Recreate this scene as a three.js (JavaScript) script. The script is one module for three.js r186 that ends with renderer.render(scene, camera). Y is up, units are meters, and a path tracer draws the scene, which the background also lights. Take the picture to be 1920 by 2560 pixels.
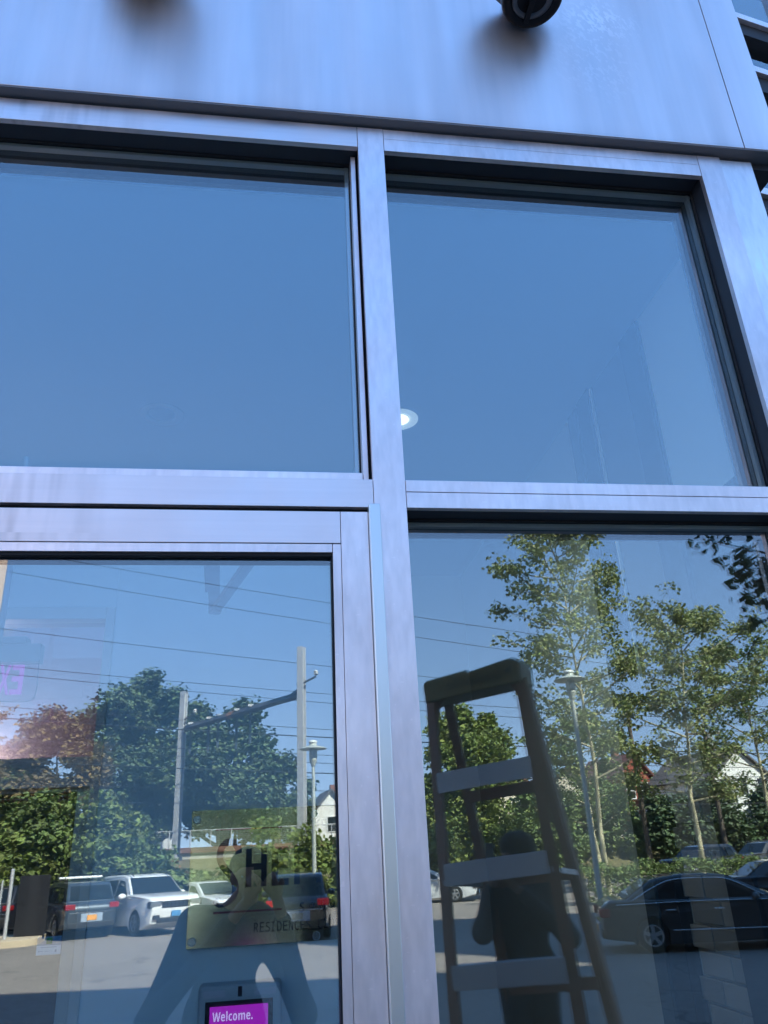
import * as THREE from 'three';
import { RoundedBoxGeometry } from 'three/addons/geometries/RoundedBoxGeometry.js';
import { TextGeometry } from 'three/addons/geometries/TextGeometry.js';
import { FontLoader } from 'three/addons/loaders/FontLoader.js';
import { MarchingCubes } from 'three/addons/objects/MarchingCubes.js';
import { mergeGeometries, toCreasedNormals } from 'three/addons/utils/BufferGeometryUtils.js';

// ---------------------------------------------------------------- camera, sky, sun, exposure
const scene = new THREE.Scene();
const D2R = Math.PI / 180;
const camera = new THREE.PerspectiveCamera(2 * Math.atan(1280 / 1960) / D2R, 0.75, 0.02, 2000);
camera.position.set(0, 1.65, 2.1);
camera.rotation.set(23.458 * D2R, -9.0588 * D2R, -2.923 * D2R, 'YXZ');
scene.add(camera);

const SUN = new THREE.Vector3(0.46, 0.74, -0.66).normalize();
const SKY_HORIZON = [0.40, 0.52, 0.70], SKY_HIGH = [0.068, 0.178, 0.43];
{
  const w = 512, h = 256, d = new Float32Array(w * h * 4);
  for (let j = 0; j < h; j++) for (let i = 0; i < w; i++) {
    const el = ((j + 0.5) / h - 0.5) * Math.PI, az = ((i + 0.5) / w - 0.5) * 2 * Math.PI;
    const dir = new THREE.Vector3(Math.cos(el) * Math.cos(az), Math.sin(el), Math.cos(el) * Math.sin(az));
    const t = Math.max(0, Math.sin(el)), k = 1 - Math.exp(-4.6 * t);
    const c = dir.dot(SUN), glow = 1 + 0.35 * Math.pow(Math.max(0, c), 6) + 0.08 * c * c;
    for (let q = 0; q < 3; q++) d[(j * w + i) * 4 + q] = (SKY_HORIZON[q] * (1 - k) + SKY_HIGH[q] * k) * (q < 2 ? glow : 1 + (glow - 1) * 0.7);
    d[(j * w + i) * 4 + 3] = 1;
  }
  const t = new THREE.DataTexture(d, w, h, THREE.RGBAFormat, THREE.FloatType);
  t.mapping = THREE.EquirectangularReflectionMapping; t.magFilter = THREE.LinearFilter; t.minFilter = THREE.LinearFilter; t.needsUpdate = true;
  scene.background = t; scene.environment = t;
}
const sun = new THREE.DirectionalLight(new THREE.Color(1.0, 0.93, 0.80), 4.9);
sun.position.copy(SUN).multiplyScalar(120); sun.castShadow = true;
sun.shadow.mapSize.set(4096, 4096);
Object.assign(sun.shadow.camera, { left: -60, right: 60, top: 60, bottom: -60, near: 1, far: 300 });
scene.add(sun); scene.add(sun.target);

const renderer = new THREE.WebGLRenderer({ antialias: true });
renderer.toneMapping = THREE.LinearToneMapping;
renderer.toneMappingExposure = 3.4;
renderer.shadowMap.enabled = true;

// ---------------------------------------------------------------- helpers
let seedState = 1;
const reseed = (s) => { seedState = (s * 2654435761) >>> 0 || 1; };
const rnd = () => { seedState ^= seedState << 13; seedState >>>= 0; seedState ^= seedState >>> 17; seedState ^= seedState << 5; seedState >>>= 0; return seedState / 4294967296; };
const rr = (a, b) => a + (b - a) * rnd();
const lin = (r, g, b) => new THREE.Color().setRGB(r, g, b);
function noise2(seed) {
  const h = (x, y) => { let n = Math.imul(x, 374761393) + Math.imul(y, 668265263) + Math.imul(seed, 974711); n = Math.imul(n ^ (n >>> 13), 1274126177); return ((n ^ (n >>> 16)) >>> 0) / 4294967296; };
  return (x, y, px = 1 << 20, py = 1 << 20) => {
    const xi = Math.floor(x), yi = Math.floor(y); let u = x - xi, v = y - yi; u = u * u * (3 - 2 * u); v = v * v * (3 - 2 * v);
    const m = (a, p) => ((a % p) + p) % p;
    const a = h(m(xi, px), m(yi, py)), b = h(m(xi + 1, px), m(yi, py)), c = h(m(xi, px), m(yi + 1, py)), d = h(m(xi + 1, px), m(yi + 1, py));
    return a + (b - a) * u + (c - a) * v + (a - b - c + d) * u * v;
  };
}
function fbm(n, x, y, px, py, o = 4) { let s = 0, a = 0.5, f = 1; for (let i = 0; i < o; i++) { s += a * n(x * f, y * f, px * f, py * f); a *= 0.5; f *= 2; } return s / (1 - Math.pow(0.5, o)); }
// a texture of w x h pixels whose pixels are fn(u, v) -> [r, g, b] linear values
function tex(w, h, fn, repeat = [1, 1], color = true) {
  const d = new Uint8Array(w * h * 4), enc = (x) => { x = Math.min(1, Math.max(0, x)); return Math.round(255 * (color ? (x <= 0.0031308 ? 12.92 * x : 1.055 * Math.pow(x, 1 / 2.4) - 0.055) : x)); };
  for (let j = 0; j < h; j++) for (let i = 0; i < w; i++) { const c = fn((i + 0.5) / w, (j + 0.5) / h); for (let q = 0; q < 3; q++) d[(j * w + i) * 4 + q] = enc(c[q]); d[(j * w + i) * 4 + 3] = 255; }
  const t = new THREE.DataTexture(d, w, h, THREE.RGBAFormat); t.wrapS = t.wrapT = THREE.RepeatWrapping; t.magFilter = THREE.LinearFilter; t.minFilter = THREE.LinearMipmapLinearFilter; t.generateMipmaps = true;
  t.repeat.set(1 / repeat[0], 1 / repeat[1]); if (color) t.colorSpace = THREE.SRGBColorSpace; t.needsUpdate = true; return t;
}
const std = (o) => new THREE.MeshStandardMaterial(o), phys = (o) => new THREE.MeshPhysicalMaterial(o);
const flat = (r, g, b, rough = 0.7, metal = 0) => std({ color: lin(r, g, b), roughness: rough, metalness: metal });
function uvBox(g) {                                         // uv in metres by the face's main direction
  const p = g.attributes.position, n = g.attributes.normal, uv = new Float32Array(p.count * 2);
  for (let i = 0; i < p.count; i++) {
    const ax = Math.abs(n.getX(i)), ay = Math.abs(n.getY(i)), az = Math.abs(n.getZ(i)), x = p.getX(i), y = p.getY(i), z = p.getZ(i);
    if (az >= ax && az >= ay) { uv[2 * i] = x; uv[2 * i + 1] = y; } else if (ax >= ay) { uv[2 * i] = z; uv[2 * i + 1] = y; } else { uv[2 * i] = x; uv[2 * i + 1] = z; }
  }
  g.setAttribute('uv', new THREE.BufferAttribute(uv, 2)); return g;
}
function box(x0, x1, y0, y1, z0, z1, r = 0.0012) {
  const w = x1 - x0, h = y1 - y0, d = z1 - z0;
  const g = r > 0 ? new RoundedBoxGeometry(w, h, d, 1, Math.min(r, w * 0.3, h * 0.3, d * 0.3)) : new THREE.BoxGeometry(w, h, d);
  g.translate((x0 + x1) / 2, (y0 + y1) / 2, (z0 + z1) / 2); return uvBox(g);
}
function cyl(r0, r1, h, seg = 16, open = false) { return new THREE.CylinderGeometry(r0, r1, h, seg, 1, open); }
function tube(pts, r, seg = 6, n = 0) { const c = new THREE.CatmullRomCurve3(pts.map((p) => new THREE.Vector3(...p))); return new THREE.TubeGeometry(c, n || pts.length * 4, r, seg, false); }
function rod(a, b, r0, r1 = r0, seg = 8) {
  const A = new THREE.Vector3(...a), B = new THREE.Vector3(...b), L = A.distanceTo(B), g = cyl(r1, r0, L, seg);
  g.applyQuaternion(new THREE.Quaternion().setFromUnitVectors(new THREE.Vector3(0, 1, 0), B.clone().sub(A).normalize())); g.translate((A.x + B.x) / 2, (A.y + B.y) / 2, (A.z + B.z) / 2); return g;
}
function bar(a, b, w, d) {                                    // square bar from a to b
  const A = new THREE.Vector3(...a), B = new THREE.Vector3(...b), L = A.distanceTo(B), g = new THREE.BoxGeometry(w, L, d);
  g.applyQuaternion(new THREE.Quaternion().setFromUnitVectors(new THREE.Vector3(0, 1, 0), B.clone().sub(A).normalize())); g.translate((A.x + B.x) / 2, (A.y + B.y) / 2, (A.z + B.z) / 2); return uvBox(g);
}
function clean(g) { let q = g.index ? g.toNonIndexed() : g; for (const k of Object.keys(q.attributes)) if (!['position', 'normal', 'uv'].includes(k)) q.deleteAttribute(k); if (!q.attributes.uv) q.setAttribute('uv', new THREE.BufferAttribute(new Float32Array(q.attributes.position.count * 2), 2)); return q; }
const taken = {};
function numbered(n) { taken[n] = (taken[n] ?? -1) + 1; return taken[n] ? n + '_' + String(taken[n]).padStart(3, '0') : n; }
function mesh(name, geos, mat, parent) {
  const list = (Array.isArray(geos) ? geos : [geos]).map(clean), g = list.length > 1 ? mergeGeometries(list) : list[0];
  const m = new THREE.Mesh(g, mat); m.castShadow = m.receiveShadow = true; m.name = parent ? name : numbered(name); (parent ?? scene).add(m); return m;
}
function tag(o, label, category, group, kind) { o.userData = { label, category }; if (group) o.userData.group = group; if (kind) o.userData.kind = kind; return o; }
function thing(name, label, category, pos = [0, 0, 0], turn = 0, group) { const o = new THREE.Group(); o.name = numbered(name); scene.add(o); o.position.set(...pos); o.rotation.y = turn; return tag(o, label, category, group); }
function sub(name, parent) { const o = new THREE.Group(); o.name = name; parent.add(o); return o; }
function struct(name, geos, mat) { const m = mesh(name, geos, mat); m.userData.kind = 'structure'; return m; }
function copy(o, label, pos, turn) { const c = o.clone(); c.name = numbered(o.name.replace(/_\d{3}$/, '')); c.userData = { ...o.userData, label }; c.position.set(...pos); c.rotation.y = turn; scene.add(c); return c; }

// ---------------------------------------------------------------- materials
const nA = noise2(11), nB = noise2(23), nC = noise2(37), nD = noise2(51);
const aluMap = tex(512, 512, (u, v) => {
  const blotch = fbm(nA, u * 5, v * 5, 5, 5), fine = fbm(nB, u * 64, v * 16, 64, 16, 3), big = fbm(nD, u * 2, v * 2, 2, 2, 3), sp = nC(u * 90, v * 90, 90, 90);
  const k = 0.76 + 0.13 * (blotch - 0.5) + 0.16 * (fine - 0.5) + 0.20 * (big - 0.5) + (sp > 0.94 ? 0.06 : 0);
  return [k * 1.10, k * 0.97, k * 0.96];
}, [0.9, 0.9]);
const aluRough = tex(256, 256, (u, v) => { const k = 0.42 + 0.22 * (fbm(nC, u * 6, v * 6, 6, 6) - 0.5); return [k, k, k]; }, [0.9, 0.9], false);
const alu = std({ map: aluMap, roughnessMap: aluRough, roughness: 1, metalness: 0.92 });
// the horizontal rails carry drip stains
const railMap = tex(1024, 256, (u, v) => {
  const left = Math.max(0, Math.min(1, (0.5 - u) * 5.0)) * Math.min(1, u * 20), drip = fbm(nA, u * 60, v * 1.5, 60, 2, 3), scr = fbm(nB, u * 5, v * 60, 5, 60, 3), blotch = fbm(nD, u * 4, v * 2, 4, 2);
  let k = 0.77 + 0.14 * (blotch - 0.5) + 0.05 * (scr - 0.5); k -= left * 0.9 * Math.max(0, drip - 0.42);
  return [k * 1.09, k * 0.97, k * 0.96];
}, [2.4, 0.5]); railMap.offset.set(1.6 / 2.4, 0);
const aluRail = std({ map: railMap, roughnessMap: aluRough, roughness: 1, metalness: 0.92 });
const fasciaMap = tex(2048, 1024, (u, v) => {                 // 4 m x 2 m, u from x = -2, v from y = 4.165
  const x = u * 4 - 2, y = v * 2 + 4.165;
  const st = fbm(nA, u * 70, v * 2.2, 70, 3, 4), wide = fbm(nB, u * 16, v * 1.2, 16, 2, 3), dirt = fbm(nC, u * 20, v * 10, 20, 10, 4);
  let k = 0.74 + 0.15 * (st - 0.5) + 0.17 * (wide - 0.5) + 0.05 * (dirt - 0.5);
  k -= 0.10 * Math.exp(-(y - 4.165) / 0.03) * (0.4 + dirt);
  for (const [cx, wd, am] of [[-0.31, 0.06, 0.10], [0.42, 0.12, 0.07], [-0.05, 0.03, 0.05], [0.62, 0.05, 0.06]]) k -= am * Math.exp(-Math.pow((x - cx) / wd, 2)) * (0.4 + st) * Math.min(1, Math.max(0, (5.0 - y) * 2));
  const zone = Math.exp(-Math.pow((x - 1.36) / 0.14, 2) - Math.pow((y - 4.86) / 0.10, 2)) + 0.45 * Math.exp(-Math.pow((x - 1.30) / 0.17, 2) - Math.pow((y - 4.6) / 0.22, 2));
  const mk = fbm(nD, u * 360 + v * 60, v * 110, 1000, 1000, 3); k += zone > 0.12 && mk > 0.64 - 0.10 * zone ? 0.14 * Math.min(1, zone) : 0;
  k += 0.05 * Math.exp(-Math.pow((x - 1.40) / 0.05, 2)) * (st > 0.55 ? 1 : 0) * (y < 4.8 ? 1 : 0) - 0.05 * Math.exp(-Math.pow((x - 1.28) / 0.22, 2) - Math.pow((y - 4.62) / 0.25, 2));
  return [k * 1.13, k * 0.98, k * 0.955];
}, [4, 2]);
fasciaMap.offset.set(0.5, -4.165 / 2);
const fasciaRough = tex(512, 256, (u, v) => { const k = 0.41 + 0.16 * (fbm(nA, u * 40, v * 3, 40, 3) - 0.5) + 0.06 * (nB(u * 7, v * 4, 7, 4) - 0.5); return [k, k, k]; }, [4, 2], false);
const fascia = std({ map: fasciaMap, roughnessMap: fasciaRough, roughness: 1, metalness: 0.92 });
const brightAlu = std({ color: lin(0.74, 0.76, 0.74), roughness: 0.33, metalness: 0.9 });
const darkMetal = std({ color: lin(0.03, 0.032, 0.036), roughness: 0.45, metalness: 0.5 });
const coreMetal = std({ color: lin(0.035, 0.04, 0.05), roughness: 0.5, metalness: 0.4 });
const rubber = flat(0.008, 0.008, 0.01, 0.75);
const spacerMat = std({ color: lin(0.50, 0.52, 0.56), roughness: 0.4, metalness: 0.6 });
const glassBump = tex(512, 512, (u, v) => { const k = fbm(nB, u * 3, v * 3, 3, 3, 2); return [k, k, k]; }, [1.5, 1.5], false);
const glass = phys({ bumpMap: glassBump, bumpScale: 0.00008, color: lin(0.92, 0.98, 0.985), roughness: 0, metalness: 0, transmission: 1, thickness: 0, ior: 1.95 });
const doorGlass = phys({ bumpMap: glassBump, bumpScale: 0.00008, color: lin(0.92, 0.975, 0.985), roughness: 0, metalness: 0, transmission: 1, thickness: 0, ior: 1.95 });
const wallTex = tex(256, 256, (u, v) => { const k = 0.84 + 0.03 * (fbm(nA, u * 30, v * 30, 30, 30) - 0.5) + 0.05 * (fbm(nB, u * 3, v * 3, 3, 3) - 0.5); return [k * 0.84, k * 0.97, k * 1.04]; }, [2, 2]);
const whiteWall = std({ map: wallTex, roughness: 0.85 });
const greyWall = flat(0.42, 0.44, 0.46, 0.8);
const asphaltMap = tex(1024, 1024, (u, v) => {
  const f = fbm(nA, u * 160, v * 160, 160, 160, 2), m = fbm(nB, u * 9, v * 9, 9, 9, 4), cr = Math.abs(fbm(nC, u * 6, v * 6, 6, 6, 4) - 0.5);
  let k = 0.205 + 0.07 * (f - 0.5) + 0.06 * (m - 0.5); if (cr < 0.006) k *= 0.6; return [k * 1.12, k * 0.96, k * 0.84];
}, [14, 14]);
const asphalt = std({ map: asphaltMap, roughness: 0.9 });
const concMap = tex(512, 512, (u, v) => { const k = 0.36 + 0.08 * (fbm(nA, u * 60, v * 60, 60, 60, 3) - 0.5) + 0.1 * (fbm(nB, u * 4, v * 4, 4, 4) - 0.5); return [k * 1.04, k, k * 0.92]; }, [3, 3]);
const concrete = std({ map: concMap, roughness: 0.9 });
const earthMap = tex(512, 512, (u, v) => { const f = fbm(nA, u * 40, v * 40, 40, 40, 3), m = fbm(nB, u * 6, v * 6, 6, 6); const g = m > 0.5 ? 1 : 0.6; return [0.09 + 0.08 * f, 0.085 + 0.06 * f * g, 0.04 + 0.03 * f]; }, [8, 8]);
const earth = std({ map: earthMap, roughness: 1 });
const barkMap = tex(256, 256, (u, v) => { const p = fbm(nA, u * 8, v * 4, 8, 4, 3), q = fbm(nB, u * 20, v * 20, 20, 20, 2); const k = p > 0.52 ? 0.46 : 0.20; return [k * (0.9 + 0.3 * q), k * (0.82 + 0.26 * q), k * 0.62]; });
const planeBark = std({ map: barkMap, roughness: 0.85 });
const darkBark = flat(0.06, 0.045, 0.032, 0.95);
const leafMat = (r, g, b) => phys({ color: lin(r, g, b), roughness: 0.75, transmission: 0.3, thickness: 0, side: THREE.DoubleSide });

const bold = await new FontLoader().loadAsync('fonts/droid/droid_sans_bold.typeface.json');
const regular = await new FontLoader().loadAsync('fonts/droid/droid_sans_regular.typeface.json');
const monoFont = await new FontLoader().loadAsync('fonts/droid/droid_sans_mono_regular.typeface.json');
function text(str, font, x0, x1, y0, y1, depth = 0.002) {       // fitted into a rectangle
  const g = new TextGeometry(str, { font, size: 1, depth: 1, curveSegments: 5, bevelEnabled: false }); g.computeBoundingBox(); const b = g.boundingBox;
  g.translate(-b.min.x, -b.min.y, 0); g.scale((x1 - x0) / (b.max.x - b.min.x), (y1 - y0) / (b.max.y - b.min.y), depth); g.translate(x0, y0, 0); g.computeVertexNormals(); return g;
}

// ---------------------------------------------------------------- ground
const LOT = -0.55;
{
  const shape = [[-400, 400]];
  const g = new THREE.PlaneGeometry(1600, 1600, 1, 1); g.rotateX(-Math.PI / 2); g.translate(0, LOT - 0.02, 0); uvBox(g); struct('ground', g, earth);
  const a = new THREE.PlaneGeometry(120, 47.5, 1, 1); a.rotateX(-Math.PI / 2); a.translate(0, LOT, 5 + 23.75); uvBox(a); struct('parking_lot', a, asphalt);
  struct('pavement', box(-40, 40, LOT - 0.3, 0, 0.06, 4.2, 0.01), std({ map: concMap, color: lin(0.5, 0.5, 0.5), roughness: 0.9 }));
  struct('kerb', box(-40, 40, LOT - 0.3, LOT + 0.14, 5.4, 5.6, 0.02), concrete);
  // railway embankment behind the lot
  const s = new THREE.Shape([[52, LOT - 1], [60, 2.0], [60, 2.55], [95, 2.55], [110, LOT - 1]].map(([z, y]) => new THREE.Vector2(z, y)));
  const e = new THREE.ExtrudeGeometry(s, { depth: 260, bevelEnabled: false }); e.rotateY(-Math.PI / 2); e.translate(130, 0, 0); uvBox(e); struct('railway_embankment', e, earth);
  struct('retaining_wall', box(-90, 90, 1.2, 2.25, 59.7, 60.1, 0.02), concrete);
  struct('railway_wall_coping', box(-90, 90, 2.25, 2.62, 59.5, 60.3, 0.02), flat(0.16, 0.085, 0.06, 0.9));
}

// ---------------------------------------------------------------- the apartment building with its shop front
const B = thing('apartment_building', 'apartment building front of weathered silver aluminium frames and large blue glass panes', 'building');
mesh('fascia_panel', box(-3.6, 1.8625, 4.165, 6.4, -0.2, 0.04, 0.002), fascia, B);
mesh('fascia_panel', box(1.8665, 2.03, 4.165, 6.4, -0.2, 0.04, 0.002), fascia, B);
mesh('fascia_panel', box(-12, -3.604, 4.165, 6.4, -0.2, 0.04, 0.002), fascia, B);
mesh('soffit_trim', box(-12, 2.026, 4.159, 4.1645, -0.19, 0.0375, 0.0008), std({ color: lin(0.22, 0.22, 0.23), roughness: 0.6, metalness: 0.3 }), B);
mesh('upper_wall', [box(-30, 2.0, 6.402, 20, -14, -0.02, 0), box(-30, 2.0, 4.3, 6.4, -14, -0.205, 0)], flat(0.35, 0.34, 0.34, 0.6), B);
mesh('front_wall', box(-30, -1.66, LOT - 0.3, 4.148, -0.3, -0.01, 0.002), alu, B);
// upright members
mesh('mullion', box(0.307, 0.404, -0.02, 4.1495, -0.022, 0, 0.0014), alu, B);
mesh('mullion', box(1.674, 1.7715, -0.02, 4.1495, -0.022, 0, 0.0014), alu, B);
mesh('mullion', box(-1.655, -1.56, -0.02, 4.1495, -0.022, 0, 0.0014), alu, B);
for (const q of [[0.3085, 0.4025], [1.6755, 1.77], [-1.6535, -1.5615]]) mesh('mullion_core', box(...q, -0.02, 4.148, -0.26, -0.0225, 0.0006), coreMetal, B);
mesh('corner_column', box(1.7735, 1.91, -0.3, 4.14, -0.3, -0.004, 0.002), brightAlu.clone(), B).material.setValues({ map: aluMap, color: lin(1.05, 1.1, 1.1), roughness: 0.38 });
mesh('corner_trim', box(1.7725, 1.905, 4.125, 4.149, -0.12, -0.012, 0.001), alu, B);
// rails
mesh('head_rail', box(-1.558, 0.3055, 4.049, 4.1495, -0.022, -0.0008, 0.0014), aluRail, B);
mesh('head_rail', box(0.4055, 1.6725, 4.040, 4.0995, -0.022, -0.0008, 0.0014), alu, B);
mesh('head_rail', box(0.4055, 1.6725, 4.1005, 4.1495, -0.022, -0.0012, 0.0008), alu, B);
mesh('transom', box(-1.558, 0.3055, 2.588, 2.68, -0.022, -0.0008, 0.0014), aluRail, B);
mesh('transom', box(0.4055, 1.6725, 2.588, 2.6395, -0.022, -0.0008, 0.0014), alu, B);
mesh('transom', box(0.4055, 1.6725, 2.641, 2.680, -0.022, -0.0008, 0.0014), alu, B);
for (const q of [[-1.556, 0.3045, 4.051, 4.148], [0.4065, 1.6715, 4.043, 4.148], [-1.556, 0.3045, 2.59, 2.678], [0.4065, 1.6715, 2.5895, 2.678]]) mesh('rail_core', box(...q, -0.26, -0.0225, 0.0006), coreMetal, B);
mesh('bottom_rail', box(0.4055, 1.6725, 0, 0.2, -0.22, -0.0008, 0.0014), alu, B);
// windows: two panes with a spacer between them, black gasket round them, stops in front
function windowSet(x0, x1, y0, y1, zf, gas, stops) {
  const W = sub('window', B), g = 0.024;
  mesh('pane', box(x0, x1, y0, y1, zf - 0.0004, zf, 0), glass, W);       // outer face
  mesh('pane', box(x0, x1, y0, y1, zf - g - 0.0004, zf - g, 0), glass, W);
  const s = 0.013, zz = [zf - g + 0.001, zf - 0.002];
  mesh('spacer', [box(x0, x1, y1 - gas - s, y1 - gas, ...zz, 0), box(x0, x1, y0 + gas, y0 + gas + s, ...zz, 0), box(x0 + gas, x0 + gas + s, y0, y1, zz[0] + 0.001, zz[1] - 0.001, 0), box(x1 - gas - s, x1 - gas, y0, y1, zz[0] + 0.001, zz[1] - 0.001, 0)], spacerMat, W);
  mesh('gasket', [box(x0 - 0.002, x1 + 0.002, y1 - gas, y1 + 0.004, zf + 0.001, zf + 0.014, 0.002), box(x0 - 0.002, x1 + 0.002, y0 - 0.004, y0 + gas, zf + 0.001, zf + 0.012, 0.002), box(x0 - 0.004, x0 + gas, y0, y1, zf + 0.0016, zf + 0.014, 0.002), box(x1 - gas, x1 + 0.004, y0, y1, zf + 0.0016, zf + 0.014, 0.002)], rubber, W);
  for (const q of stops) mesh('stop', box(...q), alu, W);
  return W;
}
windowSet(-1.555, 0.2835, 2.6805, 4.0495, -0.100, 0.004, [[-1.555, 0.282, 2.6805, 2.721, -0.0985, -0.040, 0.002], [0.2835, 0.3005, 2.6805, 4.046, -0.0985, -0.046, 0.0012]]);
windowSet(0.4045, 1.6735, 2.6805, 4.0395, -0.100, 0.004, []);
windowSet(0.4045, 1.6735, 0.2, 2.5875, -0.100, 0.004, []);
// the door
{
  const dr = sub('door', B);
  mesh('top_rail', box(-0.95, 0.2045, 2.474, 2.574, -0.050, -0.003, 0.0014), aluRail, dr);
  mesh('stile', box(0.206, 0.2865, 0.02, 2.574, -0.050, -0.003, 0.0014), alu, dr);
  mesh('stile', box(-1.05, -0.952, 0.02, 2.574, -0.050, -0.003, 0.0014), alu, dr);
  mesh('glass_stop', box(-0.95, 0.1795, 2.4465, 2.4725, -0.0495, -0.005, 0.001), alu, dr);
  mesh('glass_stop', box(0.1812, 0.2048, 0.2, 2.4720, -0.048, -0.0045, 0.001), alu, dr);
  mesh('gasket', [box(-0.95, 0.1805, 2.437, 2.4465, -0.0315, -0.012, 0.001), box(0.1765, 0.1812, 0.2, 2.446, -0.0315, -0.014, 0.001)], rubber, dr);
  mesh('bottom_rail', box(-0.95, 0.2045, 0.02, 0.2, -0.050, -0.003, 0.0014), alu, dr);
  mesh('pane', box(-0.95, 0.181, 0.2, 2.446, -0.0324, -0.032, 0), doorGlass, dr);
  mesh('pane', box(-0.95, 0.181, 0.2, 2.446, -0.0524, -0.052, 0), doorGlass, dr);
  mesh('rail_back', [box(-0.95, 0.204, 2.44, 2.572, -0.1, -0.0505, 0.001), box(0.18, 0.2855, 0.02, 2.572, -0.1, -0.0502, 0.001)], darkMetal, dr);
  const gp = mesh('edge_cover', box(0.2875, 0.3225, 0.02, 2.594, -0.02, 0.016, 0.004), brightAlu, dr);
  gp.userData.label = 'bright silver cover strip beside the door';
  const cl = mesh('closer_arm', [bar([-0.165, 2.46, -0.12], [-0.182, 2.455, -0.55], 0.038, 0.022), bar([-0.165, 2.46, -0.10], [-0.178, 2.452, -0.35], 0.046, 0.026)], flat(0.34, 0.37, 0.42, 0.5, 0.3), dr);
  mesh('closer_arm', [bar([-0.055, 2.452, -0.1], [-0.182, 2.440, -0.56], 0.036, 0.014), rod([-0.182, 2.43, -0.555], [-0.182, 2.475, -0.555], 0.022)], flat(0.34, 0.37, 0.42, 0.5, 0.3), dr);
  mesh('threshold', box(-1.5, 0.306, -0.01, 0.018, -0.2, 0.04, 0.002), alu, dr);
}
{ const W = sub('side_light', B); mesh('frame', [box(-1.558, -1.5, 0, 2.574, -0.05, -0.003), box(-1.11, -1.052, 0, 2.574, -0.05, -0.003), box(-1.4995, -1.1105, 2.5, 2.574, -0.05, -0.003), box(-1.4995, -1.1105, 0, 0.2, -0.05, -0.003)], alu, W); mesh('pane', box(-1.4995, -1.1105, 0.201, 2.499, -0.0304, -0.03, 0), doorGlass, W); }
mesh('door_gap', box(-1.558, 0.3045, 2.5745, 2.5875, -0.2, -0.022, 0), rubber, B);
mesh('corner_soffit', box(1.915, 2.028, 4.12, 4.149, -0.19, -0.02, 0.002), darkMetal, B);
mesh('corner_soffit', box(1.905, 1.94, -0.3, 4.12, -0.3, -0.14, 0.002), alu, B);

// wall lamps on the fascia
const cutMetal = std({ color: lin(0.012, 0.012, 0.014), roughness: 0.42, metalness: 0.4 });
function wallLamp(x, y, label) {
  const t = thing('wall_lamp', label, 'wall lamp', [x, y, 0.04], 0, 'black lamps on the metal fascia');
  const lathe = (p, s = 40) => new THREE.LatheGeometry(p.map((q) => new THREE.Vector2(...q)), s);
  mesh('lamp_body', lathe([[0.001, 0.022], [0.05, 0.022], [0.058, 0.012], [0.086, 0.012], [0.094, 0.0], [0.114, 0.0], [0.122, 0.012], [0.122, 0.092], [0.1, 0.1], [0.001, 0.1]]).translate(0, 0, 0.132), cutMetal, t);
  mesh('lens_ring', lathe([[0.060, 0.010], [0.068, 0.004], [0.078, 0.004], [0.083, 0.010], [0.060, 0.012]]).translate(0, 0, 0.132), std({ color: lin(0.14, 0.15, 0.16), roughness: 0.35, metalness: 0.6 }), t);
  mesh('guard_bar', box(-0.011, 0.011, -0.003, 0.006, 0.04, 0.15, 0.001), cutMetal, t);
  for (let k = 0; k < 4; k++) { const a = k * Math.PI / 2 + 0.5; mesh('cage_bar', rod([0.108 * Math.cos(a), 0.09, 0.15 + 0.108 * Math.sin(a)], [0.108 * Math.cos(a), 0.13, 0.15 + 0.108 * Math.sin(a)], 0.006), cutMetal, t); }
  mesh('lamp_shade', lathe([[0.02, 0.132], [0.16, 0.126], [0.185, 0.122], [0.188, 0.126], [0.182, 0.131], [0.12, 0.16], [0.06, 0.19], [0.02, 0.195]]).translate(0, 0, 0.19), std({ color: lin(0.42, 0.42, 0.42), roughness: 0.35, metalness: 0.5 }), t);
  mesh('mounting_arm', [rod([0, 0.15, 0], [0, 0.15, 0.15], 0.022), rod([0, 0.15, 0], [0, 0.15, 0.02], 0.07, 0.07, 24)], cutMetal, t);
  return t;
}
wallLamp(1.01, 4.725, 'black round wall lamp on the metal fascia above the right window');
wallLamp(-0.50, 4.725, 'black wall lamp cut by the top edge above the left window');

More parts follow.
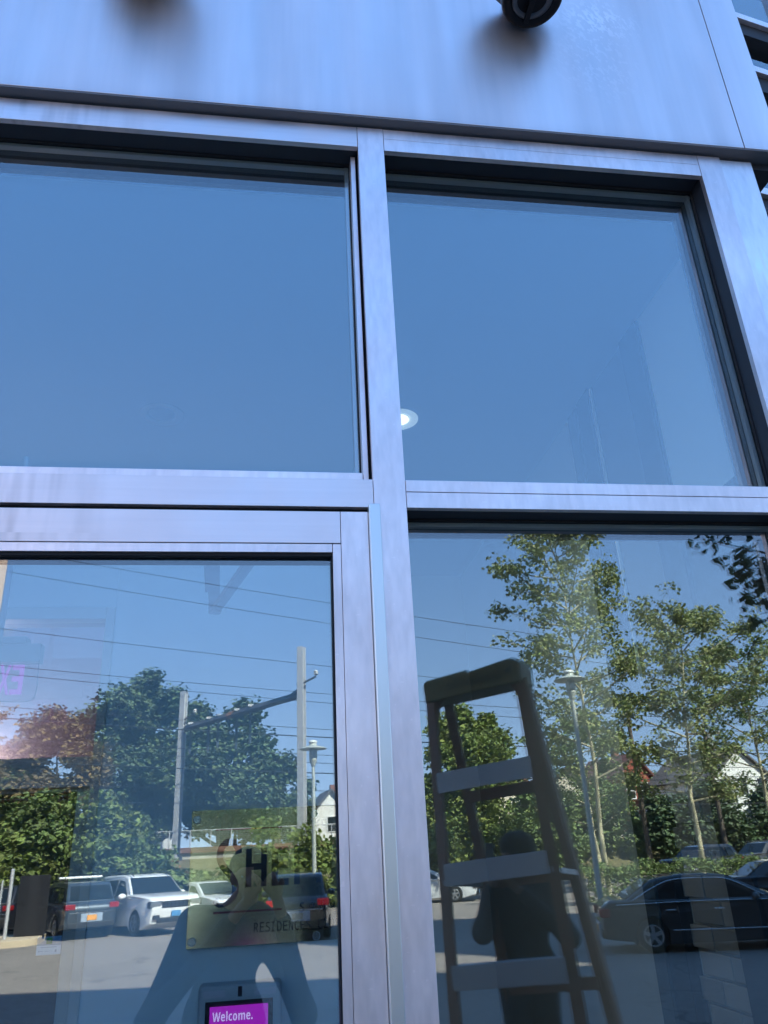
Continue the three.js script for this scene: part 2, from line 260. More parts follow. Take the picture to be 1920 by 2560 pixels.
// ---------------------------------------------------------------- lobby behind the glass
struct('lobby_floor', box(-6, 1.9, -0.3, 0, -6, -0.1, 0), flat(0.16, 0.16, 0.17, 0.35));
struct('lobby_ceiling', box(-6, 1.9, 4.1, 4.29, -6, -0.27, 0), flat(0.36, 0.38, 0.40, 0.9));
struct('back_wall', box(-6, 1.9, -0.1, 4.1, -6.2, -5.0, 0), greyWall);
struct('left_wall', box(-6.3, -6, -0.1, 4.1, -5, -0.3, 0), greyWall);
{
  const sideM = flat(0.46, 0.52, 0.56, 0.75), sw = new THREE.Group(); sw.name = 'side_wall'; sw.userData.kind = 'structure'; scene.add(sw);
  mesh('wall_panel', box(1.86, 1.93, 2.98, 4.099, -0.98, -0.305, 0), flat(0.82, 0.88, 0.92, 0.3), sw);
  mesh('wall_panel', box(1.86, 1.93, -0.1, 2.979, -0.98, -0.305, 0), flat(0.015, 0.017, 0.02, 0.6), sw);
  mesh('wall_panel', box(1.86, 1.93, -0.1, 4.099, -5, -1.98, 0), sideM, sw);
  mesh('backing', box(1.90, 1.93, -0.1, 4.099, -1.98, -0.98, 0), flat(0.5, 0.5, 0.48, 0.95), sw);
  mesh('wall_panel', box(1.862, 1.899, 2.2, 4.099, -1.96, -1.0, 0), flat(0.12, 0.13, 0.14, 0.7), sw);
  mesh('post', box(1.84, 1.9, -0.1, 4.099, -1.18, -0.981, 0.004), flat(0.02, 0.022, 0.025, 0.5), sw);
  mesh('post', box(1.835, 1.9, -0.1, 4.099, -1.80, -1.62, 0.004), flat(0.006, 0.006, 0.008, 0.5), sw);
  mesh('post', box(1.845, 1.9, -0.1, 4.099, -1.979, -1.85, 0.004), flat(0.05, 0.07, 0.075, 0.5), sw);
  reseed(5); const bm = [0.26, 0.3, 0.34].map((k) => flat(k, k * 0.97, k * 0.95, 0.85)), bg = [0, 1].map((k) => box(1.878, 1.902 - k * 0.002, -0.045, 0.045, -0.121, 0.121, 0.004));
  for (let r = 0; r < 21; r++) for (let k = 0; k < 2; k++) {
    const z = -1.31 - k * 0.252 + (r % 2) * 0.11; if (z > -1.19 || z < -1.62) continue;
    const m = mesh('brick', bg[(r + k) % 2], bm[(r * 2 + k) % 3], sw); m.position.set(rr(-0.002, 0.002), 0.05 + r * 0.1, z);
  }
  mesh('trim_strip', box(1.845, 1.86, 2.52, 4.09, -1.01, -0.985, 0.002), flat(0.8, 0.82, 0.84, 0.35), sw); mesh('trim_strip', box(1.845, 1.86, 2.36, 4.09, -1.64, -1.61, 0.002), flat(0.8, 0.82, 0.84, 0.35), sw);
}
{
  const pw = new THREE.Group(); pw.name = 'vestibule_wall'; pw.userData.kind = 'structure'; scene.add(pw);
  mesh('wall_panel', box(-0.632, 0.34, -0.1, 3.1, -1.30, -1.2, 0), whiteWall, pw);
  mesh('wall_panel', box(-1.75, -0.633, 2.65, 3.1, -1.3, -1.2, 0), whiteWall, pw);
  mesh('wall_panel', box(-5.9, -1.751, -0.1, 3.1, -1.3, -1.2, 0), whiteWall, pw);
  mesh('return_wall', box(0.341, 0.40, -0.1, 3.1, -1.30, -0.262, 0), whiteWall, pw);
  const df = sub('door_frame', pw), fm = flat(0.55, 0.6, 0.62, 0.4);
  mesh('jamb', box(-0.668, -0.6325, 0, 2.645, -1.32, -1.185, 0.003), fm, df);
  mesh('jamb', box(-1.749, -1.715, 0, 2.645, -1.32, -1.185, 0.003), fm, df);
  mesh('head', box(-1.7145, -0.6685, 2.594, 2.645, -1.32, -1.185, 0.003), fm, df);
  mesh('transom_bar', box(-1.7145, -0.6685, 1.935, 2.047, -1.3, -1.2, 0.003), fm, df);
  mesh('transom_pane', box(-1.7145, -0.6685, 2.047, 2.594, -1.252, -1.25, 0), phys({ color: lin(0.9, 0.88, 0.95), roughness: 0, transmission: 1, thickness: 0, ior: 1.5 }), df);
  const dl = sub('inner_door', pw), dk = flat(0.012, 0.013, 0.016, 0.55);
  mesh('door_leaf', box(-1.712, -0.718, 0.01, 1.92, -1.285, -1.24, 0.003), dk, dl);
  mesh('top_rail', box(-1.712, -0.718, 1.9215, 1.934, -1.285, -1.236, 0.002), flat(0.35, 0.4, 0.42, 0.4), dl);
  mesh('edge_strip', box(-0.7175, -0.669, 0, 1.934, -1.29, -1.22, 0.002), flat(0.42, 0.48, 0.5, 0.45), dl);
}
struct('corridor_wall', [box(-3.2, 0.3, 0, 4.0, -2.75, -2.7, 0), box(-3.25, -3.2, 0, 4.0, -2.7, -1.31, 0)], flat(0.66, 0.55, 0.74, 0.9));
// recessed ceiling lamps
function downlight(x, z, lit, label) {
  const t = thing('ceiling_lamp', label, 'ceiling lamp', [x, 4.1, z], 0, 'round recessed lamps in the lobby ceiling');
  mesh('trim_ring', new THREE.LatheGeometry([[0.07, 0.03], [0.075, 0.0], [0.1, -0.010], [0.128, -0.006], [0.128, 0.0]].map((q) => new THREE.Vector2(...q)), 40), lit ? std({ color: lin(0.8, 0.8, 0.78), roughness: 0.5, emissive: lin(0.9, 0.92, 0.9), emissiveIntensity: 0.13 }) : flat(0.42, 0.44, 0.46, 0.6), t);
  const d = new THREE.CircleGeometry(0.072, 32); d.rotateX(Math.PI / 2); d.translate(0, -0.004, 0);
  mesh('lamp_disc', d, lit ? std({ color: lin(0.9, 0.9, 0.85), emissive: lin(1, 0.93, 0.74), emissiveIntensity: 0.6 }) : flat(0.30, 0.32, 0.33, 0.6), t);
  if (lit) { const s = new THREE.SpotLight(lin(1, 0.9, 0.72), 1.2, 0, 1.1, 0.6, 2); s.position.set(x, 4.08, z); s.target.position.set(x, 0, z); s.castShadow = true; scene.add(s); scene.add(s.target); }
  return t;
}
downlight(0.775, -2.05, true, 'lit round ceiling lamp half hidden by the mullion');
downlight(-0.64, -2.07, false, 'unlit round ceiling lamp behind the left window');
{
  const t = thing('corridor_lamp', 'warm glowing lamp on the corridor wall behind the exit sign', 'lamp', [-1.62, 2.16, -2.69]);
  const g = new THREE.SphereGeometry(0.06, 20, 12); g.scale(1, 0.7, 0.6);
  mesh('lamp_globe', g.translate(0, 0, 0.05), std({ color: lin(0.9, 0.7, 0.6), emissive: lin(1, 0.55, 0.42), emissiveIntensity: 0.8 }), t);
  mesh('wall_plate', rod([0, 0, 0], [0, 0, 0.02], 0.05, 0.05, 20), darkMetal, t);
  const p = new THREE.PointLight(lin(1, 0.74, 0.56), 0.2, 0, 2); p.position.set(-1.62, 2.16, -2.5); p.castShadow = true; scene.add(p);
}
// exit sign hung in the vestibule, its face turned to the inside
{
  const t = thing('exit_sign', 'clear exit sign with purple letters seen from behind, upper left of the door', 'exit sign', [-0.98, 2.2, -0.9]);
  mesh('housing', [box(-0.16, 0.158, 0.146, 0.214, -0.025, 0.025, 0.004), box(-0.115, 0.105, 0.214, 0.24, -0.03, 0.03, 0.004), rod([0, 0.24, 0], [0, 0.99, 0], 0.012)], flat(0.30, 0.36, 0.42, 0.5), t);
  const sh = new THREE.Shape(); sh.moveTo(-0.155, 0.146); sh.lineTo(-0.155, 0.025); sh.quadraticCurveTo(-0.155, 0.01, -0.14, 0.01); sh.lineTo(0.138, 0.01); sh.quadraticCurveTo(0.152, 0.01, 0.152, 0.025); sh.lineTo(0.152, 0.146);
  mesh('panel', new THREE.ExtrudeGeometry(sh, { depth: 0.006, bevelEnabled: false }).translate(0, 0, -0.003), phys({ color: lin(0.86, 0.84, 0.88), roughness: 0.05, transmission: 1, thickness: 0, ior: 1.2 }), t);
  const lm = std({ color: lin(0.30, 0.02, 0.20), roughness: 0.5, emissive: lin(0.42, 0.06, 0.45), emissiveIntensity: 0.30 });
  for (const [c, x] of [['E', 0.0805], ['X', 0.0365], ['I', 0.0065], ['T', -0.026]]) {
    const w = c === 'I' ? 0.012 : 0.041, g = text(c, bold, -w / 2, w / 2, 0, 0.108, 0.003); g.rotateY(Math.PI); g.translate(x, 0.034, -0.004); mesh('letter', g, lm, t);
  }
  const ed = tube([[0.1505, 0.145, 0], [0.1505, 0.03, 0], [0.135, 0.0112, 0], [0, 0.0112, 0], [-0.14, 0.0112, 0]], 0.0014, 5, 40); mesh('panel_edge', ed, flat(0.05, 0.06, 0.12, 0.4), t);
}
// sign plate on four caps
{
  const t = thing('wall_sign', 'gold toned sign plate with black lettering on four round caps behind the door', 'sign', [0, 1.365, -1.2]);
  const brush = tex(256, 256, (u, v) => { const k = 0.40 + 0.06 * (fbm(nA, u * 3, v * 120, 3, 120, 2) - 0.5); return [k * 2.25, k * 1.9, k * 1.3]; }, [0.5, 0.5]);
  mesh('plate', box(-0.278, 0.325, 0, 0.466, 0.018, 0.026, 0.0015), std({ map: brush, color: lin(1, 1, 1), roughness: 0.13, metalness: 1 }), t);
  const capM = std({ color: lin(0.75, 0.77, 0.8), roughness: 0.22, metalness: 0.9 });
  for (const [x, y] of [[-0.258, 0.432], [0.188, 0.436], [-0.258, 0.022], [0.189, 0.017]]) mesh('cap', [rod([x, y, 0], [x, y, 0.034], 0.015, 0.015, 24), rod([x, y, 0.034], [x, y, 0.037], 0.015, 0.012, 24)], capM, t);
  const ink = flat(0.006, 0.006, 0.012, 0.5), red = flat(0.16, 0.006, 0.02, 0.5), Y = -1.365, z = 0.0262;
  const put = (s, f, x0, x1, y0, y1, m = ink) => mesh('letter', text(s, f, x0, x1, y0 + Y, y1 + Y, 0.0015).translate(0, 0, z), m, t);
  // the tall first letter
  const S = tube([[-0.098, 1.672, 0], [-0.106, 1.70, 0], [-0.132, 1.716, 0], [-0.160, 1.70, 0], [-0.169, 1.665, 0], [-0.155, 1.63, 0], [-0.128, 1.60, 0], [-0.110, 1.568, 0], [-0.112, 1.535, 0], [-0.135, 1.512, 0], [-0.165, 1.505, 0], [-0.182, 1.52, 0]], 0.0125, 8, 60); S.scale(1, 1, 0.08); S.translate(0, Y, z + 0.0005); mesh('letter', S, ink, t);
  put('H', bold, -0.072, 0.006, 1.556, 1.688); put('E', bold, 0.024, 0.088, 1.556, 1.690); put('F', bold, 0.108, 0.170, 1.557, 1.692); put('F', bold, 0.190, 0.252, 1.558, 1.694);
  put('T', bold, 0.150, 0.172, 1.757, 1.780); put('H', bold, 0.182, 0.204, 1.757, 1.780); put('E', bold, 0.214, 0.232, 1.757, 1.780);
  put('S', bold, 0.128, 0.146, 1.462, 1.496); put('o', bold, 0.166, 0.184, 1.472, 1.497); put('N', bold, 0.202, 0.222, 1.462, 1.496); put('o', bold, 0.242, 0.260, 1.472, 1.497);
  for (const x of [0.166, 0.242]) mesh('underline', box(x, x + 0.018, 1.462 + Y, 1.467 + Y, z, z + 0.0015, 0), ink, t);
  const str = 'RESIDENCES C201'; let k = 0; for (const ch of str) { if (ch !== ' ') { const x = -0.038 + k * 0.0212; put(ch, monoFont, x, x + (ch === 'I' || ch === '1' ? 0.011 : 0.0155), 1.405, 1.437); } k++; }
  mesh('red_bar', box(-0.187, 0.061, 1.756 + Y, 1.761 + Y, z, z + 0.0015, 0), red, t); mesh('red_bar', box(-0.186, 0.063, 1.473 + Y, 1.4795 + Y, z, z + 0.0015, 0), red, t);
}
// door entry terminal
{
  const t = thing('entry_terminal', 'grey entry terminal with purple welcome screen on the wall below the sign', 'intercom', [-0.08, 0.86, -1.2]);
  const gm = flat(0.46, 0.52, 0.58, 0.45, 0.1);
  mesh('housing', box(-0.143, 0.143, 0, 0.395, 0.002, 0.1, 0.012), gm, t);
  mesh('bezel', box(-0.118, 0.112, 0.03, 0.347, 0.0995, 0.103, 0.006), flat(0.008, 0.008, 0.012, 0.25), t);
  mesh('screen', box(-0.102, 0.096, 0.05, 0.332, 0.1025, 0.1042, 0.003), std({ color: lin(0.05, 0.0, 0.06), roughness: 0.2, emissive: lin(0.30, 0.012, 0.36), emissiveIntensity: 0.46 }), t);
  mesh('screen_text', text('Welcome.', bold, -0.092, 0.044, 0.288, 0.317, 0.0006).translate(0, 0, 0.1043), std({ color: lin(0.6, 0.5, 0.7), emissive: lin(0.55, 0.40, 0.68), emissiveIntensity: 0.4 }), t);
  const sm = flat(0.55, 0.56, 0.66, 0.3);
  mesh('light_window', box(-0.126, -0.052, 0.358, 0.379, 0.0985, 0.1012, 0.003), sm, t); mesh('light_window', box(0.048, 0.122, 0.358, 0.379, 0.0985, 0.1012, 0.003), sm, t);
  mesh('camera_slot', box(-0.008, 0.006, 0.357, 0.388, 0.0985, 0.1022, 0.005), flat(0.004, 0.004, 0.006, 0.2), t);
}
// sticker behind the door glass
{
  const t = thing('door_sticker', 'small white and blue sticker with a green square badge on the door glass', 'sticker', [-0.493, 1.4895, -0.0538]);
  mesh('sheet', box(-0.027, 0.027, -0.019, 0.0185, 0.0001, 0.0009, 0), flat(0.62, 0.60, 0.64, 0.6), t);
  mesh('blue_band', box(-0.027, 0.027, 0.0005, 0.0185, 0.001, 0.0013, 0), flat(0.10, 0.22, 0.34, 0.5), t);
  const rb = new RoundedBoxGeometry(0.013, 0.013, 0.0012, 2, 0.0006); mesh('green_badge', rb.translate(0, 0.0095, 0.0017), flat(0.01, 0.16, 0.045, 0.5), t);
  mesh('print', [box(-0.018, 0.018, -0.0042, -0.003, 0.001, 0.0012, 0), box(-0.022, -0.02, -0.013, -0.010, 0.001, 0.0012, 0), box(-0.018, -0.012, -0.0122, -0.011, 0.001, 0.0012, 0), box(-0.008, 0.008, -0.012, -0.0112, 0.001, 0.0012, 0), box(0.014, 0.018, -0.014, -0.009, 0.001, 0.0012, 0), box(-0.003, 0.003, 0.009, 0.0102, 0.0022, 0.0026, 0)], flat(0.30, 0.30, 0.36, 0.7), t);
}

// ---------------------------------------------------------------- the neighbouring glass building
{
  const t = thing('neighbour_building', 'neighbouring building with bands of blue windows beyond the right corner', 'building', [4.7, LOT, -3.05], 10.5 * D2R);
  const dk = flat(0.015, 0.016, 0.02, 0.6), W0 = -1.6, W1 = 22;
  mesh('wall', [box(W0, W1, 0, 5.2, -12, -0.6, 0), box(W0, W1, 5.2, 22, -12, -1.4, 0), box(W0, W1, 0, 5.2, -0.6, -0.1, 0)], flat(0.3, 0.3, 0.31, 0.7), t);
  const bands = [[5.2, 7.70], [7.98, 9.55], [9.87, 10.47], [10.75, 12.4], [12.7, 14.4], [14.7, 16.4]];
  for (let b = 0; b < bands.length; b++) {
    const [y0, y1] = bands[b], top = b + 1 < bands.length ? bands[b + 1][0] : 17;
    mesh('window_head', box(W0, W1, y1 + 0.0, top - 0.09, -0.6, -0.05, 0.002), dk, t);
    mesh('window_rail', box(W0, W1, top - 0.089, top, -0.3, 0.0, 0.003), alu, t);
    for (let k = 0; k < 8; k++) {
      const x0 = W0 + k * 2.95, w = sub('window', t);
      mesh('frame', box(x0, x0 + 0.09, y0 + 0.001, y1, -0.25, -0.06, 0.003), alu, w);
      mesh('pane', box(x0 + 0.09, x0 + 2.95, y0 + 0.001, y1 - 0.001, -0.1605, -0.16, 0), glass, w);
    }
  }
  mesh('window_rail', box(W0, W1, 5.11, 5.2, -0.3, 0.0, 0.003), alu, t);
  mesh('room_backing', box(W0, W1, 5.2, 17, -1.39, -1.3, 0), flat(0.10, 0.12, 0.16, 0.9), t);
  mesh('upper_wall', box(W0, W1, 17, 23, -12, 0, 0), flat(0.35, 0.34, 0.34, 0.7), t);
  mesh('tower_wall', box(20, 60, 0, 40, -3.5, -0.45, 0), flat(0.33, 0.32, 0.32, 0.7), t);
}
// ---------------------------------------------------------------- leaves, trees, bushes
function leafCluster(n, size, spread, seed, shape = 'oval') {     // n folded leaves spread through a small ball
  reseed(seed); const pos = [], idx = [];
  for (let k = 0; k < n; k++) {
    const c = new THREE.Vector3(rr(-1, 1), rr(-1, 1), rr(-1, 1)).multiplyScalar(spread), q = new THREE.Quaternion().setFromEuler(new THREE.Euler(rr(-0.9, 0.9), rr(0, 6.28), rr(-0.9, 0.9)));
    const s = size * rr(0.7, 1.25), o = pos.length / 3;
    const pts = shape === 'fan' ? [[0, 0, 0], [-0.62, 0.05, 0.62], [-0.3, 0.1, 0.95], [0, 0.0, 0.84], [0.3, 0.1, 0.95], [0.62, 0.05, 0.62]] : [[0, 0, -0.5], [-0.34, 0.12, -0.1], [-0.26, 0.08, 0.3], [0, -0.02, 0.55], [0.26, 0.08, 0.3], [0.34, 0.12, -0.1]];
    for (const p of pts) { const v = new THREE.Vector3(...p).multiplyScalar(s).applyQuaternion(q).add(c); pos.push(v.x, v.y, v.z); }
    for (let i = 1; i < 5; i++) idx.push(o, o + i, o + i + 1);
  }
  const g = new THREE.BufferGeometry(); g.setAttribute('position', new THREE.Float32BufferAttribute(pos, 3)); g.setIndex(idx); g.computeVertexNormals(); return g;
}
function leaves(name, parent, geo, mat, pts, sMin, sMax, tint) {   // one crown part of many leaf clusters
  const m = new THREE.InstancedMesh(geo, mat, pts.length), M = new THREE.Matrix4(), q = new THREE.Quaternion(), c = new THREE.Color();
  pts.forEach((p, i) => { q.setFromEuler(new THREE.Euler(rr(-0.5, 0.5), rr(0, 6.28), rr(-0.5, 0.5))); const s = rr(sMin, sMax); m.setMatrixAt(i, M.compose(new THREE.Vector3(...p), q, new THREE.Vector3(s, s, s))); const k = rr(0.6, 1.35); c.setRGB(k * (tint?.[0] ?? 1) * rr(0.9, 1.15), k * (tint?.[1] ?? 1), k * (tint?.[2] ?? 1) * rr(0.8, 1.1)); m.setColorAt(i, c); });
  m.name = name; m.castShadow = m.receiveShadow = true; m.userData.kind = 'stuff'; parent.add(m); return m;
}
const clusterFine = leafCluster(7, 0.17, 0.20, 3), clusterMid = leafCluster(8, 0.26, 0.34, 7), clusterBig = leafCluster(9, 0.36, 0.55, 9);
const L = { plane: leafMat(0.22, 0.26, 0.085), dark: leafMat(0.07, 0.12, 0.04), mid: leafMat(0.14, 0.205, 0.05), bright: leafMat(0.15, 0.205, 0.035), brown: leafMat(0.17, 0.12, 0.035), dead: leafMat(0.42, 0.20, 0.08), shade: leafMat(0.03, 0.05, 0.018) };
// an open tree: trunk, limbs, twigs and loose clumps at their ends
function openTree(seed, label, x, z, gy, h, spread, trunkH, o = {}) {
  reseed(seed); const t = thing('plane_tree', label, 'tree', [x, gy, z], 0, o.group), wood = [], pts = [];
  const lean = o.lean ?? 0, top = [lean, h * 0.97, 0];
  const trunkPts = []; for (let k = 0; k <= 6; k++) { const f = k / 6; trunkPts.push([lean * f * f + rr(-0.12, 0.12), h * 0.95 * f, rr(-0.12, 0.12)]); }
  for (let k = 0; k < 6; k++) { const r0 = 0.17 * (1 - k / 6.6) * (o.thick ?? 1), r1 = 0.17 * (1 - (k + 1) / 6.6) * (o.thick ?? 1); wood.push(rod(trunkPts[k], trunkPts[k + 1], r0, Math.max(0.02, r1), 9)); }
  const nL = o.limbs ?? 22;
  for (let k = 0; k < nL; k++) {
    const f = trunkH / h + (1 - trunkH / h) * Math.pow((k + 0.3) / nL, 0.95), i = Math.min(5, Math.floor(f / 0.95 * 6)), a = k * 2.4 + rr(-0.4, 0.4), ff = Math.min(1, f / 0.95) * 6 - i;
    const s = trunkPts[i].map((v, q) => v + (trunkPts[Math.min(6, i + 1)][q] - v) * Math.min(1, ff));
    const w = (o.profile ?? ((v) => Math.sin(Math.PI * Math.min(1, 0.18 + 0.82 * v)) ** 0.7))((f - trunkH / h) / (1 - trunkH / h));
    const len = spread * (0.35 + 0.75 * w) * rr(0.65, 1.1), e = [s[0] + Math.cos(a) * len, s[1] + len * rr(0.25, 0.75), s[2] + Math.sin(a) * len], m = [(s[0] + e[0]) / 2 + rr(-0.2, 0.2), (s[1] + e[1]) / 2 - len * 0.06, (s[2] + e[2]) / 2 + rr(-0.2, 0.2)];
    wood.push(rod(s, m, 0.06 * (1 - f * 0.5), 0.035, 6), rod(m, e, 0.035, 0.012, 5));
    const nT = o.twigs ?? 7;
    for (let j = 0; j < nT; j++) {
      const g = rr(0.3, 1.05), b = g < 0.5 ? s.map((v, q) => v + (m[q] - v) * g * 2) : m.map((v, q) => v + (e[q] - v) * (g - 0.5) * 2), tl = len * rr(0.12, 0.42), aa = a + rr(-1.5, 1.5), te = [b[0] + Math.cos(aa) * tl, b[1] + tl * rr(-0.3, 0.8), b[2] + Math.sin(aa) * tl];
      wood.push(rod(b, te, 0.014, 0.006, 4));
      const nc = Math.round((o.density ?? 9) * rr(0.4, 1.4));
      for (let q = 0; q < nc; q++) { const v = rr(0.35, 1.1); pts.push([b[0] + (te[0] - b[0]) * v + rr(-0.3, 0.3), b[1] + (te[1] - b[1]) * v + rr(-0.24, 0.24), b[2] + (te[2] - b[2]) * v + rr(-0.3, 0.3)]); }
    }
  }
  mesh('trunk', wood, o.bark ?? planeBark, t); leaves('crown', t, o.cluster ?? clusterFine, o.leaf ?? L.plane, pts, 0.7, 1.25, o.tint); return t;
}
// a dense tree: lobes of leaf clusters with gaps between
function denseTree(seed, label, x, z, gy, lobes, o = {}) {
  reseed(seed); const t = thing(o.name ?? 'leafy_tree', label, o.category ?? 'tree', [x, gy, z], 0, o.group), pts = [], wood = [];
  for (const [lx, ly, lz, rx, ry, n] of lobes) {
    if (!o.noTrunk) wood.push(rod([lx * 0.1, 0, lz * 0.1], [lx * 0.3, ly * 0.45, lz * 0.3], 0.22, 0.12, 7), rod([lx * 0.3, ly * 0.45, lz * 0.3], [lx, ly, lz], 0.12, 0.03, 6));
    const sub = Math.max(5, Math.round(n / 40));
    for (let k = 0; k < sub; k++) {
      const a = rr(0, 6.283), cz = rr(-0.75, 1), rad = Math.sqrt(1 - cz * cz), d = rr(0.5, 1.12), c = [lx + Math.cos(a) * rad * rx * d, ly + cz * ry * d, lz + Math.sin(a) * rad * rx * d], sr = Math.min(rx, ry) * rr(0.16, 0.44);
      for (let j = 0; j < 40; j++) { const v = new THREE.Vector3(rr(-1, 1), rr(-1, 1), rr(-1, 1)); if (v.length() > 1) v.normalize(); pts.push([c[0] + v.x * sr * 1.25, c[1] + v.y * sr * 0.75, c[2] + v.z * sr * 1.25]); }
    }
  }
  mesh(o.noTrunk ? 'stems' : 'trunk', o.noTrunk ? [0, 1, 2].map((k) => rod([lobes[0][0] + k * 0.2, 0, 0], [lobes[0][0] + k * 0.3, lobes[0][1], 0.1 * k], 0.03, 0.01, 5)) : wood, darkBark, t);
  leaves('crown', t, o.cluster ?? clusterMid, o.leaf ?? L.dark, pts, 0.7, 1.3, o.tint); return t;
}
const GE = 'trees along the railway behind the car park';
// big trees beyond the railway, left part of the view
denseTree(101, 'tallest broad dark tree left of the left railway mast', -10.2, 66, 2.5, [[-1.5, 8.8, 0, 3.6, 3.2, 900], [1.2, 10.6, 1, 3.0, 2.6, 700], [-1.2, 4.2, -1, 3.8, 3.2, 800], [2.2, 5.6, 0, 3.0, 3.4, 700], [0.6, 12.1, 0, 1.8, 1.3, 260], [-3.0, 10.1, 0.5, 1.4, 0.7, 160]], { leaf: L.dark, group: GE, cluster: clusterBig });
denseTree(102, 'dark green tree under the overhead beam between the masts', -3.4, 66, 2.5, [[-1.8, 6.6, 0, 2.6, 2.6, 600], [1.2, 8.4, 0, 2.2, 2.0, 480], [0.2, 4.0, -1, 3.2, 2.8, 700], [2.6, 5.2, 0, 1.8, 2.2, 360], [1.4, 10.2, 0, 1.0, 0.8, 120]], { leaf: L.dark, group: GE, cluster: clusterBig });
denseTree(103, 'lower tree beside the right railway mast', 0.9, 64, 2.5, [[-1.2, 3.4, 0, 2.2, 2.6, 480], [0.7, 3.6, 0.5, 1.6, 2.4, 360], [0.4, 5.6, 0, 0.7, 1.2, 120]], { leaf: L.dark, group: GE, cluster: clusterBig });
denseTree(104, 'brownish tree above the dark car, left of the tallest tree', -14.6, 60, 2.5, [[-0.6, 7.6, 0, 2.3, 1.8, 460], [1.6, 6.0, 0, 1.8, 2.0, 360], [-3.6, 5.6, 0, 2.4, 1.8, 420], [-1.4, 3.4, 0, 4.2, 2.4, 700]], { leaf: L.brown, group: GE, cluster: clusterBig });
denseTree(105, 'olive tree at the far left edge of the reflection', -20.8, 60, 2.0, [[0, 5.4, 0, 3.0, 2.6, 600], [-3, 7.2, 0, 3.0, 3.0, 600], [2, 3.0, 0, 3.0, 2.5, 500]], { leaf: L.mid, group: GE, cluster: clusterBig });
openTree(106, 'small brown tree whose crown shows below the exit sign', -15.9, 45, -0.5, 10.9, 1.3, 6, { leaf: L.brown, limbs: 12, group: GE });
denseTree(107, 'distant trees around the white gabled house', 5.4, 98, 0, [[-2, 5.4, 0, 3, 2.8, 500], [3, 5.0, 0, 3.4, 3.0, 560], [7, 4.2, 0, 3, 2.6, 400]], { leaf: L.dark, group: GE, cluster: clusterBig });
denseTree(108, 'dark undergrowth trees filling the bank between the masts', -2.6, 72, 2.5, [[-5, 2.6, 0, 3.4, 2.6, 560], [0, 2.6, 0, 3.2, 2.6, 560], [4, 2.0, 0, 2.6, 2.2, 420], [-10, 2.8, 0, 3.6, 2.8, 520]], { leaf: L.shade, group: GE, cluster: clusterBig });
// shrubs along the lot
const GB = 'shrubs along the far side of the car park';
const shrub = (seed, label, x, z, lobes, leaf, tint) => denseTree(seed, label, x, z, LOT, lobes, { name: 'tall_shrub', category: 'shrub', noTrunk: true, leaf, tint, group: GB, cluster: clusterMid });
shrub(120, 'tall ivy clad shrub behind the black gate', -11.6, 34.5, [[-0.6, 2.6, 0, 2.4, 2.4, 1000], [1.6, 1.9, -0.4, 1.8, 2.2, 700], [-3.6, 2.8, 0, 2.0, 2.6, 700]], L.mid, [1.1, 1, 0.7]);
shrub(121, 'green ivy clad shrub behind the dark car', -8.0, 34.5, [[-0.6, 2.5, 0, 1.9, 2.3, 800], [1.2, 2.0, 0.3, 1.6, 2.1, 620]], L.mid);
shrub(122, 'green shrub sloping down behind the white car', -5.3, 34.6, [[-0.4, 1.9, 0, 1.5, 2.0, 620], [1.0, 1.2, 0, 1.1, 1.5, 380]], L.mid);
shrub(123, 'low green shrub behind the left white saloon', -2.6, 39, [[0, 0.8, 0, 1.7, 1.3, 460], [2.2, 1.1, 0, 1.6, 1.4, 480]], L.bright);
shrub(124, 'bright green shrub below the right mast', 1.5, 39, [[-0.8, 1.7, 0, 1.5, 1.8, 600], [1.2, 1.5, 0.3, 1.4, 1.6, 480], [3.0, 1.2, 0, 1.4, 1.4, 420]], L.bright);
shrub(125, 'light green shrub right of the left street lamp', 5.6, 40, [[0, 1.6, 0, 1.8, 1.9, 640], [2.4, 1.4, 0, 1.6, 1.7, 480]], L.bright);
denseTree(126, 'dead rust brown bush on the slope behind the white cars', -4.1, 37.0, LOT, [[0, 1.5, 0, 0.7, 0.7, 150]], { name: 'dead_bush', category: 'bush', noTrunk: true, leaf: L.dead, cluster: leafCluster(8, 0.14, 0.3, 15) });
denseTree(127, 'yellow green poplar like tree seen through the ladder', 12.5, 48, LOT, [[0, 3.4, 0, 2.6, 3.2, 1100], [0.2, 7.0, 0, 2.3, 2.7, 950], [-1.1, 9.0, 0, 1.3, 1.7, 360], [0.9, 9.1, 0, 1.3, 1.6, 340], [-1.9, 2.8, 0, 2.2, 3.0, 620], [-2.0, 5.6, 0, 1.5, 2.2, 420], [-3.8, 2.4, 0, 1.9, 2.7, 520]], { leaf: leafMat(0.19, 0.25, 0.045), cluster: clusterMid, group: GE });
